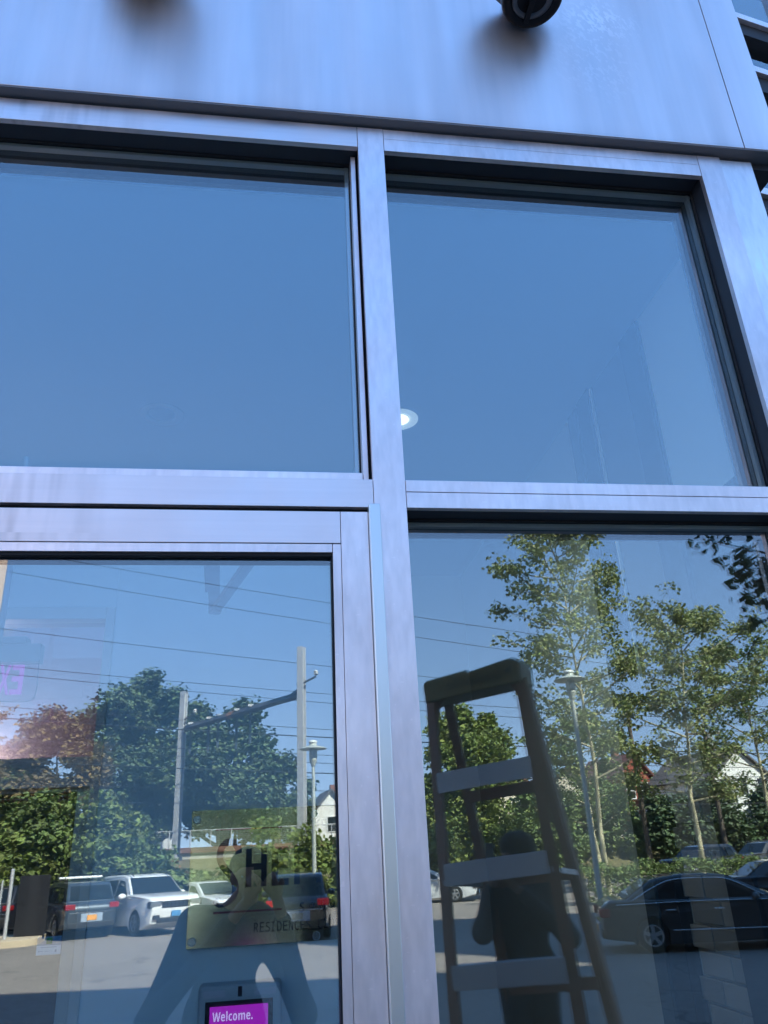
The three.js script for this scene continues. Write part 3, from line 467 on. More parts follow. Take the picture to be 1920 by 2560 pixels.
// plane trees on the planting strip, right part
const GP = 'plane trees on the planting strip of the car park';
openTree(130, 'tallest plane tree standing behind the right street lamp', 14.15, 32, LOT, 16.6, 3.2, 4.6, { limbs: 40, twigs: 9, density: 6.5, group: GP, lean: -0.2, thick: 0.7 });
openTree(131, 'plane tree with pale forked trunk behind the black saloon', 19.5, 34, LOT, 12.6, 3.6, 3.6, { limbs: 30, twigs: 9, density: 7.5, group: GP, lean: 1.2, thick: 0.75 });
openTree(132, 'plane tree at the right edge of the window', 27.2, 40, LOT, 12.2, 3.8, 4.0, { limbs: 26, twigs: 8, density: 8, group: GP, leaf: L.mid, thick: 0.8 });
openTree(133, 'slender plane tree between the two tall ones', 18.6, 44, LOT, 8.6, 2.6, 2.6, { limbs: 18, twigs: 7, density: 10, group: GP, leaf: L.mid });
for (const [i, x, z, w, leaf, label] of [[140, 18, 56, 3, L.mid, 'green bush on the railway bank behind the poplar'], [141, 24, 57, 3, L.mid, 'green bush on the bank left of the forked plane tree'], [142, 31, 56, 3.2, L.dark, 'dark bush on the bank behind the utility pole'], [143, 38, 57, 3.4, L.dark, 'dark bush on the bank in front of the white house'], [144, 45, 58, 3.4, L.mid, 'green bush at the right end of the bank']])
  denseTree(i, label, x, z, 0.6, [[-w * 0.6, 1.7, 0, w * 0.8, 2.1, 480], [w * 0.5, 2.1, 0.4, w * 0.8, 2.6, 540]], { name: 'bank_bush', category: 'bush', noTrunk: true, leaf, cluster: clusterBig, group: 'bushes on the railway bank' });
for (const [i, x, z, hh, leaf, label] of [[150, 26, 78, 7, L.dark, 'distant dark tree between the houses'], [151, 34, 84, 8, L.dark, 'distant tree left of the brick house'], [152, 46, 86, 9, L.mid, 'distant tree behind the white house'], [153, 20, 80, 6, L.dark, 'distant tree left of the red roofed house']])
  denseTree(i, label, x, z, 0.5, [[-1.5, hh * 0.45, 0, 2.6, hh * 0.36, 380], [1.4, hh * 0.55, 0, 2.4, hh * 0.4, 380]], { leaf, cluster: clusterBig, group: 'trees among the distant houses' });
// clipped hedge in front of the plane trees
{
  const t = thing('hedge', 'low clipped hedge along the planting strip behind the black saloon', 'hedge', [16.4, LOT, 30]); reseed(160); const pts = [];
  for (let k = 0; k < 1500; k++) { const x = rr(-4.2, 4.6), top = 1.12 + 0.12 * Math.sin(x * 3) + 0.1 * Math.sin(x * 7.1), q = rnd(); pts.push(q < 0.55 ? [x, rr(0.1, top), rr(-0.75, -0.5)] : [x, top + rr(-0.12, 0.1), rr(-0.7, 0.7)]); }
  leaves('foliage', t, leafCluster(7, 0.10, 0.16, 21), L.mid, pts, 0.7, 1.3);
  mesh('stems', Array.from({ length: 12 }, (_, k) => rod([-4 + k * 0.75, 0, 0], [-4 + k * 0.75 + 0.1, 0.9, 0.1], 0.02, 0.01, 5)), darkBark, t);
}
// ginkgo whose branch hangs into the upper right of the reflection
{
  const t = thing('ginkgo_tree', 'ginkgo tree with dark fan shaped leaves at the right edge of the lower window', 'tree', [7.5, 0, 5.1]); reseed(170); const wood = [rod([0, 0, 0], [-0.2, 3.0, 0], 0.12, 0.09, 9), rod([-0.2, 3, 0], [-0.1, 6.2, 0.1], 0.09, 0.03, 8)], pts = [];
  const twig = (a, b, n, r) => { wood.push(rod(a, b, r, r * 0.4, 5)); for (let k = 0; k < n; k++) { const f = rr(0.15, 1.05), q = 0.13; pts.push([a[0] + (b[0] - a[0]) * f + rr(-q, q), a[1] + (b[1] - a[1]) * f + rr(-q, q), a[2] + (b[2] - a[2]) * f + rr(-q, q)]); } };
  twig([-0.2, 4.0, 0], [-1.9, 4.35, -0.1], 60, 0.035); twig([-1.0, 4.2, 0], [-2.75, 4.62, 0.0], 60, 0.02); twig([-1.2, 4.2, 0], [-2.35, 4.12, -0.1], 64, 0.02); twig([-0.4, 3.7, 0], [-2.1, 3.72, 0.1], 44, 0.02);
  twig([-1.0, 3.72, 0], [-2.1, 3.46, 0], 16, 0.012); twig([-1.7, 4.3, 0], [-2.5, 4.28, 0], 40, 0.012); twig([-1.8, 4.0, 0], [-2.5, 3.92, 0], 22, 0.01); twig([-0.2, 4.8, 0], [-2.0, 4.75, 0], 70, 0.02); twig([-0.1, 5.4, 0], [1.2, 6.0, 0.3], 50, 0.02); twig([-0.1, 5.6, 0], [-0.9, 6.3, 0.5], 50, 0.02); twig([-0.2, 4.4, 0], [0.9, 5.0, 0.8], 50, 0.02);
  mesh('trunk', wood, darkBark, t); leaves('crown', t, leafCluster(4, 0.095, 0.10, 25, 'fan'), leafMat(0.04, 0.07, 0.015), pts.filter((_, i) => i % 5 < 3), 0.8, 1.2);
}

// ---------------------------------------------------------------- railway: masts, beam, wires, fence
const galv = std({ color: lin(0.52, 0.52, 0.53), roughness: 0.6, metalness: 0.35 }), steelDark = flat(0.07, 0.07, 0.08, 0.7, 0.2);
function mast(x, z, y0, y1, w, label) {
  const t = thing('railway_mast', label, 'mast', [x, y0, z], 0.5, 'steel masts of the overhead line'), h = y1 - y0;
  mesh('flange', box(-w / 2, w / 2, 0, h, -w * 0.5, -w * 0.38, 0.01), galv, t); mesh('flange', box(-w / 2, w / 2, 0, h, w * 0.38, w * 0.5, 0.01), galv, t); mesh('web', box(-w * 0.07, w * 0.07, 0, h - 0.02, -w * 0.379, w * 0.379, 0), galv, t);
  mesh('bracket', [bar([w * 0.2, h * 0.82, 0], [w * 0.2 + 0.9, h * 0.845, 0], 0.1, 0.1), bar([-w * 0.8, h * 0.82, 0], [w * 0.2, h * 0.82, 0], 0.08, 0.08)], steelDark, t);
  mesh('insulator', new THREE.LatheGeometry([[0.001, 0], [0.07, 0.02], [0.16, 0.08], [0.16, 0.12], [0.05, 0.15], [0.15, 0.2], [0.13, 0.26], [0.02, 0.34], [0.001, 0.34]].map((q) => new THREE.Vector2(...q)), 12).translate(w * 0.2 + 0.9, h * 0.85, 0), flat(0.6, 0.58, 0.55, 0.3), t);
  mesh('base_plate', box(-w * 0.8, w * 0.8, -0.2, 0.05, -w * 0.8, w * 0.8, 0.01), concrete, t); return t;
}
const mR = { x: 2.05, z: 46, y1: 13.6, y0: 1.0 }, mL = { x: -6.0, z: 57, y1: 13.1, y0: 2.0 };
mast(mR.x, mR.z, mR.y0, mR.y1, 0.42, 'nearer and taller steel mast right of the beam');
mast(mL.x, mL.z, mL.y0, mL.y1, 0.42, 'farther steel mast left of the beam, before the tallest tree');
{
  const t = thing('overhead_beam', 'steel beam with hanging droppers between the two railway masts', 'beam', [mL.x, 0, mL.z]);
  const a = [0.2, 10.45, -0.2], b = [mR.x - mL.x - 0.2, 10.65, mR.z - mL.z + 0.2], at = (f, dy = 0) => a.map((v, q) => v + (b[q] - v) * f + (q === 1 ? dy : 0));
  mesh('beam', bar(a, b, 0.28, 0.34), steelDark, t); mesh('gusset', bar(at(0.94, -0.02), at(1.0, 0.22), 0.26, 0.4), steelDark, t);
  for (const [f, l] of [[0.06, 1.5], [0.24, 1.7], [0.33, 1.5], [0.50, 1.9], [0.62, 1.75]]) { mesh('dropper', [bar(at(f, -0.1), at(f, -l), 0.14, 0.1)], steelDark, t); mesh('insulator', rod(at(f, -l), at(f, -l - 0.4), 0.1, 0.06, 8), flat(0.45, 0.44, 0.42, 0.4), t); mesh('clamp', bar(at(f, 0.16), at(f, 0.3), 0.35, 0.35), galv, t); }
  mesh('rust_plate', bar(at(0.42, 0.0), at(0.49, 0.02), 0.3, 0.36), flat(0.22, 0.10, 0.04, 0.8), t);
}
const wireMat = flat(0.02, 0.022, 0.03, 0.6), GW = 'overhead wires strung along the railway';
const WIRES = [[-25.0, 25.6, 15.3, 13.2], [-25.0, 23.9, 15.3, 12.2], [-25.0, 18.9, 15.3, 11.2], [-25, 15.9, 15.3, 9.9], [-25, 15.4, 15.3, 9.4], [-25, 12.9, 15.3, 8.5], [-25, 11.95, 15.3, 8.1], [-25, 10.5, 15.3, 7.4], [-25, 10.1, 15.3, 6.9], [-25, 8.9, 15.3, 6.6], [-25, 7.3, 15.3, 6.1], [-25, 6.2, 15.3, 5.5]];
const wordsN = ['topmost', 'second', 'third', 'fourth', 'fifth', 'sixth', 'seventh', 'eighth', 'ninth', 'tenth', 'eleventh', 'lowest'];
WIRES.forEach(([x0, y0, x1, y1], i) => {
  const A = [x0 * 1.4, y0 + 1.2, 56], Bp = [40, y1 - 2.2, 46 + (i % 3)], pts = []; for (let k = 0; k <= 12; k++) { const f = k / 12; pts.push([A[0] + (Bp[0] - A[0]) * f, A[1] + (Bp[1] - A[1]) * f - 2.6 * f * (1 - f), A[2] + (Bp[2] - A[2]) * f]); }
  tag(mesh('overhead_wire', tube(pts, [6, 9].includes(i) ? 0.036 : 0.019, 5, 36), wireMat), wordsN[i] + ' overhead wire crossing the reflected sky', 'wire', GW);
});
{
  const t = thing('railway_fence', 'wire mesh fence with galvanised posts on the railway wall', 'fence', [0, 2.62, 60]);
  for (let k = 0; k < 40; k++) mesh('post', rod([-30 + k * 1.45, 0, 0], [-30 + k * 1.45, 1.15, 0], 0.035, 0.035, 6), galv, t);
  mesh('top_rail', rod([-30, 1.13, 0], [27, 1.13, 0], 0.025), galv, t);
  const wires = []; for (let k = 0; k < 8; k++) wires.push(rod([-30, 0.12 + k * 0.13, 0.03], [27, 0.12 + k * 0.13, 0.03], 0.006, 0.006, 4)); const m = mesh('wire_mesh', wires, galv, t); m.userData.kind = 'stuff';
}
// black screened gate at the left
{
  const t = thing('screened_gate', 'chain link gate covered with black screen cloth at the left edge', 'gate', [-9.72, LOT, 28]);
  const cloth = flat(0.012, 0.012, 0.016, 0.9);
  const wavy = (x0, x1, z, y1) => { const g = new THREE.PlaneGeometry(x1 - x0, y1 - 0.1, 24, 4), p = g.attributes.position; for (let i = 0; i < p.count; i++) p.setZ(i, 0.03 * Math.sin(p.getX(i) * 9) * (0.6 + 0.4 * Math.sin(p.getY(i) * 3))); g.translate((x0 + x1) / 2, (y1 + 0.1) / 2, z); g.computeVertexNormals(); return g; };
  mesh('screen_cloth', wavy(-2.6, 1.0, 0, 1.95), cloth, t); mesh('screen_cloth', wavy(1.45, 2.45, 0.8, 2.05), cloth, t);
  mesh('gate_post', [rod([1.4, 0.1, 0.0], [1.4, 2.25, 0.0], 0.055, 0.055, 10), rod([1.4, 2.25, 0], [1.4, 2.29, 0], 0.06, 0.02, 10)], galv, t);
  mesh('gate_post', rod([1.12, 0.1, 0], [1.12, 1.95, 0], 0.03, 0.03, 8), galv, t);
  for (const y of [0.35, 0.8, 1.25, 1.7]) mesh('hinge', rod([1.12, y, 0], [1.4, y, 0], 0.018, 0.018, 8), steelDark, t);
  for (let k = 0; k < 9; k++) mesh('tie', rod([1.05, 0.2 + k * 0.2, -0.02], [1.18, 0.24 + k * 0.2, -0.02], 0.008, 0.008, 5), galv, t);
}
{
  const s = new THREE.Shape(); s.moveTo(-6, 0); s.lineTo(1.6, 0); s.quadraticCurveTo(2.4, 0.1, 2.6, 0.7); s.lineTo(2.4, 3); s.lineTo(-6, 3); s.closePath();
  const g = new THREE.ExtrudeGeometry(s, { depth: 0.2, bevelEnabled: true, bevelSize: 0.03, bevelThickness: 0.02, bevelSegments: 2, curveSegments: 10 }); g.rotateX(-Math.PI / 2); g.rotateY(0); g.scale(1, 1, -1); g.translate(-9.9, LOT - 0.02, 27.2);
  const p = g.index ? g.toNonIndexed() : g; const a = p.attributes.position.array; for (let i = 0; i < a.length; i += 9) for (let q = 0; q < 3; q++) { const v = a[i + 3 + q]; a[i + 3 + q] = a[i + 6 + q]; a[i + 6 + q] = v; } p.computeVertexNormals(); uvBox(p);
  struct('kerb_island', p, std({ color: lin(0.52, 0.42, 0.30), roughness: 0.9 }));
}
// ---------------------------------------------------------------- street lamps, utility poles
function streetLamp(x, z, h, label) {
  const t = thing('street_lamp', label, 'street lamp', [x, LOT, z], 0, 'car park lamps with disc shaped hats'), P = (p, s = 28) => new THREE.LatheGeometry(p.map((q) => new THREE.Vector2(...q)), s), m = flat(0.42, 0.44, 0.40, 0.55, 0.1);
  mesh('pole', rod([0, 0, 0], [0, h - 1.0, 0], 0.09, 0.06, 14), m, t);
  mesh('collar', P([[0.06, 0], [0.09, 0.01], [0.09, 0.08], [0.12, 0.12], [0.15, 0.22], [0.15, 0.26], [0.10, 0.28], [0.001, 0.28]]).translate(0, h - 1.05, 0), m, t);
  mesh('lens', P([[0.10, 0], [0.15, 0.02], [0.155, 0.32], [0.12, 0.34], [0.001, 0.34]]).translate(0, h - 0.78, 0), phys({ color: lin(0.6, 0.62, 0.6), roughness: 0.25, transmission: 0.6, thickness: 0 }), t);
  mesh('lamp_hat', P([[0.12, 0.0], [0.5, 0.01], [0.52, 0.025], [0.50, 0.045], [0.3, 0.11], [0.16, 0.14], [0.14, 0.2], [0.14, 0.25], [0.001, 0.27]]).translate(0, h - 0.45, 0), m, t);
  mesh('cap', P([[0.16, 0], [0.17, 0.02], [0.16, 0.06], [0.1, 0.09], [0.001, 0.09]]).translate(0, h - 0.2, 0), flat(0.7, 0.7, 0.68, 0.4), t);
  for (let k = 0; k < 3; k++) { const a = k * 2.09; mesh('strut', rod([0.14 * Math.cos(a), h - 0.79, 0.14 * Math.sin(a)], [0.14 * Math.cos(a), h - 0.4, 0.14 * Math.sin(a)], 0.014, 0.014, 5), steelDark, t); }
  mesh('base', P([[0.2, 0], [0.2, 0.1], [0.12, 0.18], [0.09, 0.3], [0.001, 0.3]]), concrete, t); return t;
}
streetLamp(1.74, 28.7, 6.35, 'car park lamp with disc hat right of the nearer railway mast');
streetLamp(9.75, 22.2, 7.5, 'car park lamp with disc hat in front of the tallest plane tree');
function utilityPole(x, z, h, label, cross) {
  const t = thing('utility_pole', label, 'utility pole', [x, 0, z], 0, 'utility poles beyond the car park'), wd = flat(0.12, 0.095, 0.075, 0.9);
  mesh('pole', rod([0, LOT, 0], [0.1, h, 0], 0.16, 0.11, 10), wd, t);
  if (cross) { mesh('crossarm', [box(-1.2, 1.2, h - 0.6, h - 0.46, -0.08, 0.08, 0.01)], wd, t); mesh('crossarm', box(-0.9, 0.9, h - 1.5, h - 1.36, -0.08, 0.08, 0.01), wd, t); for (const dx of [-1.1, -0.6, 0.6, 1.1]) mesh('insulator', rod([dx, h - 0.46, 0], [dx, h - 0.2, 0], 0.07, 0.04, 8), flat(0.4, 0.4, 0.42, 0.3), t); mesh('transformer', rod([0.42, h - 1.3, 0.1], [0.42, h - 0.6, 0.1], 0.24, 0.24, 14), flat(0.35, 0.36, 0.37, 0.5), t); }
  else mesh('bracket', rod([0, h - 0.8, 0], [0.7, h - 0.5, 0], 0.04), wd, t);
  return t;
}
utilityPole(21.7, 44, 9.6, 'plain leaning utility pole left of the forked plane tree', false);
utilityPole(27.6, 46, 8.2, 'utility pole with crossarms and transformer right of the forked plane tree', true);

// ---------------------------------------------------------------- houses
function house(name, label, x, z, y0, w, d, h, roofH, turn, wm, rm, cols, rows) {
  const t = thing(name, label, 'house', [x, y0, z], turn), s = new THREE.Shape([[-w / 2, 0], [w / 2, 0], [w / 2, h], [0, h + roofH], [-w / 2, h]].map((q) => new THREE.Vector2(...q)));
  mesh('wall', new THREE.ExtrudeGeometry(s, { depth: d, bevelEnabled: false }), wm, t);
  const o = 0.4, L2 = Math.hypot(w / 2 + o, roofH * (1 + 2 * o / w)), an = Math.atan2(roofH, w / 2);
  for (const k of [-1, 1]) { const g = new THREE.BoxGeometry(L2, 0.18, d + 0.8); g.rotateZ(-k * an); g.translate(k * (w / 4 + o / 2), h + roofH / 2 - roofH * o / w + 0.12, d / 2); mesh('roof', uvBox(g), rm, t); }
  for (let r = 0; r < rows; r++) for (let c = 0; c < cols; c++) {
    const wx = -w / 2 + (c + 0.5) * w / cols, wy = 0.9 + r * 2.8, win = sub('window', t);
    mesh('frame', [box(wx - 0.55, wx + 0.55, wy - 0.08, wy, -0.08, 0, 0), box(wx - 0.55, wx + 0.55, wy + 1.5, wy + 1.6, -0.08, 0, 0), box(wx - 0.55, wx - 0.46, wy, wy + 1.5, -0.08, 0, 0), box(wx + 0.46, wx + 0.55, wy, wy + 1.5, -0.08, 0, 0), box(wx - 0.46, wx + 0.46, wy + 0.72, wy + 0.79, -0.06, 0, 0)], flat(0.75, 0.75, 0.73, 0.6), win);
    mesh('pane', box(wx - 0.459, wx + 0.459, wy + 0.001, wy + 1.499, -0.03, -0.001, 0), flat(0.02, 0.025, 0.03, 0.08), win);
  }
  mesh('chimney', box(w * 0.15, w * 0.15 + 0.7, h, h + roofH + 0.9, d * 0.5, d * 0.5 + 0.7, 0.01), flat(0.22, 0.09, 0.06, 0.9), t); return t;
}
const sidingMap = tex(64, 256, (u, v) => { const k = 0.74 - 0.2 * ((v * 16) % 1 < 0.14 ? 1 : 0); return [k, k * 0.98, k * 0.94]; }, [4, 3]);
const siding = std({ map: sidingMap, roughness: 0.7 }), brickRed = flat(0.30, 0.075, 0.05, 0.9), roofGrey = flat(0.11, 0.1, 0.1, 0.9), roofRed = flat(0.20, 0.09, 0.075, 0.9), cream = flat(0.66, 0.58, 0.46, 0.8);
house('white_house', 'white sided house at the right edge behind the plane trees', 45.5, 72, 1.4, 7, 9, 5.4, 2.6, -0.25, siding, roofGrey, 3, 2);
house('brick_house', 'narrow red brick house seen between the plane trees', 39.4, 82, 2.0, 3.6, 8, 6.2, 2.0, -0.2, brickRed, roofRed, 2, 2);
house('red_roofed_house', 'white house with a reddish roof right of the ladder', 29.6, 76, 1.4, 7.6, 9, 3.9, 3.2, 0.3, cream, roofRed, 3, 1);
house('cream_house', 'cream house glimpsed between the ladder legs', 23.2, 72, 1.0, 5.4, 8, 4.4, 2.2, -0.1, cream, roofRed, 2, 1);
house('gabled_house', 'small white gabled house right of the left street lamp', 7.3, 92, 3.2, 3.6, 7, 3.2, 2.0, -0.1, siding, roofGrey, 1, 1);
house('hidden_house', 'white house showing in bits through the tall tree', -12.4, 76, 2.6, 6, 8, 3.6, 2.0, 0.1, siding, roofGrey, 2, 1);
house('low_brick_house', 'low brown house far behind the bank bushes', 34.2, 96, 2.0, 7, 8, 3.4, 2.4, 0.1, flat(0.2, 0.1, 0.08, 0.9), roofGrey, 3, 1);
{
  const bt = tex(256, 256, (u, v) => { const r = Math.floor(v * 32), f = (v * 32) % 1, c = (u * 12 + (r % 2) * 0.5) % 1, j = f < 0.16 || c < 0.06, n = nA(Math.floor(u * 12 + (r % 2) * 0.5) + 0.5, r + 0.5, 999, 999); const k = j ? 0.5 : 0.40 + 0.14 * n; return [k, k * (j ? 0.94 : 0.72), k * (j ? 0.86 : 0.58)]; }, [2.6, 2.4]);
  const t = thing('brick_building', 'tall pale brick building at the upper left edge of the door glass', 'building', [-19.57 + 0.05, LOT, 37.8], -0.38);
  mesh('wall', box(-6, 6, 0, 20, 0, 10, 0.02), std({ map: bt, roughness: 0.9 }), t); mesh('cornice', box(-6.15, 6.15, 20, 20.6, -0.15, 10.15, 0.03), concrete, t);
  for (let k = 0; k < 3; k++) for (let r = 0; r < 5; r++) { const w = sub('window', t); mesh('frame', box(-4.4 + k * 3.6, -3.0 + k * 3.6, 2 + r * 3.6, 4 + r * 3.6, -0.05, 0.05, 0.01), flat(0.6, 0.6, 0.58, 0.6), w); mesh('pane', box(-4.3 + k * 3.6, -3.1 + k * 3.6, 2.1 + r * 3.6, 3.9 + r * 3.6, -0.07, -0.051, 0), flat(0.02, 0.03, 0.04, 0.05), w); }
}

// ---------------------------------------------------------------- vehicles
const tyreM = flat(0.012, 0.012, 0.013, 0.85), rimM = std({ color: lin(0.55, 0.56, 0.58), roughness: 0.3, metalness: 0.8 }), carGlass = std({ color: lin(0.012, 0.016, 0.018), roughness: 0.04, metalness: 0.0 }), chrome = std({ color: lin(0.75, 0.76, 0.78), roughness: 0.15, metalness: 1 }), trimM = flat(0.018, 0.018, 0.02, 0.5);
// side outline: front towards +x; body and glasshouse as points [x, y], both taper in plan and towards the top
function car(name, label, category, pos, turn, o) {
  const t = thing(name, label, category, pos, turn), W = o.W / 2, Ln = o.L / 2;
  const paint = phys({ color: lin(...o.paint), roughness: 0.35, metalness: o.metal ?? 0, clearcoat: 1, clearcoatRoughness: 0.06 });
  const taper = (x, y) => (1 - 0.16 * Math.pow(Math.min(1, Math.abs(x) / Ln), 5)) * (y > o.belt ? 1 - 0.30 * (y - o.belt) / (o.H - o.belt) * (o.tumble ?? 0.75) : 1 - 0.05 * Math.pow(Math.abs(y - o.belt * 0.72) / o.belt, 1.2));
  const shapeG = (pts, half, holes = []) => {
    const s = new THREE.Shape(); s.moveTo(...pts[0]); for (const p of pts.slice(1)) p.length === 4 ? s.quadraticCurveTo(...p) : p.length === 5 ? s.absarc(p[0], p[1], p[2], p[3], p[4], true) : s.lineTo(...p);
    const g = new THREE.ExtrudeGeometry(s, { depth: 2 * half - 0.12, steps: 6, bevelEnabled: true, bevelSize: 0.05, bevelThickness: 0.06, bevelSegments: 3, curveSegments: 14 }); g.translate(0, 0, -half + 0.06);
    const p = g.attributes.position; for (let i = 0; i < p.count; i++) p.setZ(i, p.getZ(i) * taper(p.getX(i), p.getY(i))); const c = toCreasedNormals(g, 0.6); return c;
  };
  const [ax, bx] = o.axles, ra = o.wheel + 0.05;
  mesh('body', shapeG([[-Ln + 0.05, o.sill + 0.08], [bx - ra, o.sill + 0.02], [bx, o.wheel, ra, Math.PI + 0.35, -0.35], [ax - ra, o.sill], [ax, o.wheel, ra, Math.PI + 0.35, -0.35], [Ln - 0.08, o.sill + 0.08], ...o.outline], W), paint, t);
  mesh('cabin', shapeG(o.cabin, W * 0.97), paint, t);
  // glass set a little proud of the cabin
  const side = (pts, k, m, nm, off = 0.012) => { const s = new THREE.ShapeGeometry(new THREE.Shape(pts.map((q) => new THREE.Vector2(...q)))), p = s.attributes.position; for (let i = 0; i < p.count; i++) p.setZ(i, k * (W * 0.97 * taper(p.getX(i), p.getY(i)) + off)); if (k < 0) { const ix = s.index.array; for (let i = 0; i < ix.length; i += 3) { const v = ix[i]; ix[i] = ix[i + 1]; ix[i + 1] = v; } } s.computeVertexNormals(); return mesh(nm, s, m, t); };
  for (const k of [-1, 1]) { for (const wpts of o.sideGlass) side(wpts, k, carGlass, 'window'); for (const l of o.seams) side([[l - 0.008, o.sill + 0.12], [l + 0.008, o.sill + 0.12], [l + 0.008, o.belt], [l - 0.008, o.belt]], k, trimM, 'door_seam', W * 0.03 + 0.006); for (const l of o.handles) { const y = o.belt - 0.12; mesh('handle', box(l - 0.1, l + 0.1, y - 0.018, y + 0.018, k * W * 1.0 - 0.02, k * W * 1.0 + 0.02, 0.008), o.chromeTrim ? chrome : paint, t); } }
  const screen = (a, b, nm, inset) => { const g = new THREE.PlaneGeometry(1, 1, 8, 4), p = g.attributes.position, nx = (b[1] - a[1]), ny = -(b[0] - a[0]), nl = Math.hypot(nx, ny) * Math.sign(nx * (a[0] > 0 ? 1 : -1) || 1); for (let i = 0; i < p.count; i++) { const v = p.getY(i) + 0.5, u = p.getX(i) * 2, x = a[0] + (b[0] - a[0]) * v, y = a[1] + (b[1] - a[1]) * v; p.setXYZ(i, x + nx / nl * 0.062, y + ny / nl * 0.062, u * W * 0.97 * inset * taper(x, y)); } g.computeVertexNormals(); mesh(nm, g, carGlass.clone(), t).material.side = THREE.DoubleSide; };
  screen(o.shield[0], o.shield[1], 'windscreen', 0.92); screen(o.rearGlass[0], o.rearGlass[1], 'rear_window', 0.88);
  for (const x of o.axles) for (const k of [-1, 1]) {
    const w = sub('wheel', t); w.position.set(x, o.wheel, k * (W - 0.13));
    const P = [[0.62, -0.1], [0.9, -0.11], [0.98, -0.08], [1, 0], [0.98, 0.08], [0.9, 0.11], [0.62, 0.1]].map((q) => new THREE.Vector2(q[0] * o.wheel, q[1])), g = new THREE.LatheGeometry(P, 28); g.rotateX(Math.PI / 2); mesh('tyre', g, tyreM, w);
    const sp = [new THREE.TorusGeometry(o.wheel * 0.6, 0.02, 6, 28), cyl(0.06, 0.06, 0.05, 12).rotateX(Math.PI / 2)]; for (let q = 0; q < 5; q++) { const b = new THREE.BoxGeometry(0.07, o.wheel * 0.6, 0.03); b.translate(0, o.wheel * 0.3, 0); b.rotateZ(q * 1.2566); sp.push(b); }
    const r = mesh('rim', sp, rimM, w); r.position.z = k * 0.085; const dk = mesh('brake_disc', cyl(o.wheel * 0.6, o.wheel * 0.6, 0.02, 24).rotateX(Math.PI / 2), trimM, w); dk.position.z = k * 0.03;
  }
  for (const k of [-1, 1]) { mesh('mirror', (() => { const g = new THREE.SphereGeometry(0.13, 14, 10); g.scale(0.6, 0.7, 1); g.translate(o.mirrorX, o.belt + 0.08, k * (W + 0.08)); return g; })(), paint, t); }
  const fx = Ln + 0.04, put = (nm, x0, x1, y0, y1, z0, z1, m, r = 0.015) => mesh(nm, box(x0, x1, y0, y1, z0, z1, r), m, t);
  const hl = std({ color: lin(0.5, 0.52, 0.55), roughness: 0.1, metalness: 0.7 }), tl = std({ color: lin(0.28, 0.012, 0.015), roughness: 0.15, emissive: lin(1, 0.05, 0.08), emissiveIntensity: o.brake ?? 0.0 });
  for (const k of [-1, 1]) { const z0 = k > 0 ? W * 0.52 : -W * 0.88, z1 = k > 0 ? W * 0.88 : -W * 0.52; put('headlight', fx - 0.16, fx + (o.hx ?? 0.02), o.hy - 0.07, o.hy + 0.07, z0, z1, hl); put('headlight_surround', fx - 0.2, fx + (o.hx ?? 0.02) - 0.015, o.hy - 0.1, o.hy + 0.09, z0 - 0.02, z1 + 0.03, trimM); put('tail_light', -fx - 0.03, -fx + 0.2, o.ty - 0.09, o.ty + 0.09, k > 0 ? W * 0.58 : -W * 0.92, k > 0 ? W * 0.92 : -W * 0.58, tl, 0.03); put('fog_lamp', fx - 0.1, fx + 0.035, o.hy - 0.42, o.hy - 0.3, k > 0 ? W * 0.55 : -W * 0.78, k > 0 ? W * 0.78 : -W * 0.55, trimM); }
  put('grille', fx - 0.1, fx + 0.03, o.hy - 0.12, o.hy + 0.08, -W * 0.5, W * 0.5, trimM); put('lower_grille', fx - 0.15, fx + 0.025, o.sill + 0.06, o.hy - 0.38, -W * 0.62, W * 0.62, trimM, 0.03);
  if (o.slots) for (let k = 0; k < 7; k++) put('grille_slot_frame', fx + 0.028, fx + 0.042, o.hy - 0.1, o.hy + 0.065, -W * 0.47 + k * W * 0.14 - 0.018 + 0.0, -W * 0.47 + k * W * 0.14 + 0.012, chrome, 0.004);
  put('rear_valance', -fx - 0.015, -fx + 0.12, o.sill + 0.05, o.sill + 0.2, -W * 0.8, W * 0.8, trimM); put('rear_trim', -fx - 0.03, -fx + 0.1, o.ty - 0.2, o.ty - 0.17, -W * 0.75, W * 0.75, chrome, 0.005);
  put('number_plate', fx + 0.03, fx + 0.05, o.hy - 0.36, o.hy - 0.2, -0.16, 0.16, flat(...(o.plateF ?? [0.1, 0.25, 0.5]), 0.5), 0.005); put('number_plate', -fx - 0.05, -fx - 0.03, o.ty - 0.42, o.ty - 0.26, -0.16, 0.16, flat(...(o.plateR ?? [0.75, 0.33, 0.03]), 0.5), 0.005);
  put('plate_recess', -fx - 0.029, -fx + 0.05, o.ty - 0.47, o.ty - 0.21, -0.36, 0.36, flat(0.3, 0.36, 0.45, 0.4), 0.01);
  if (o.rails) { for (const k of [-1, 1]) { const zz = k * W * 0.66; mesh('roof_rail', tube([[-Ln * 0.62, o.H - 0.04, zz], [-Ln * 0.58, o.H + 0.045, zz], [0.0, o.H + 0.06, zz], [Ln * 0.18, o.H + 0.045, zz], [Ln * 0.22, o.H - 0.02, zz]], 0.02, 6), o.railMat ?? trimM, t); } }
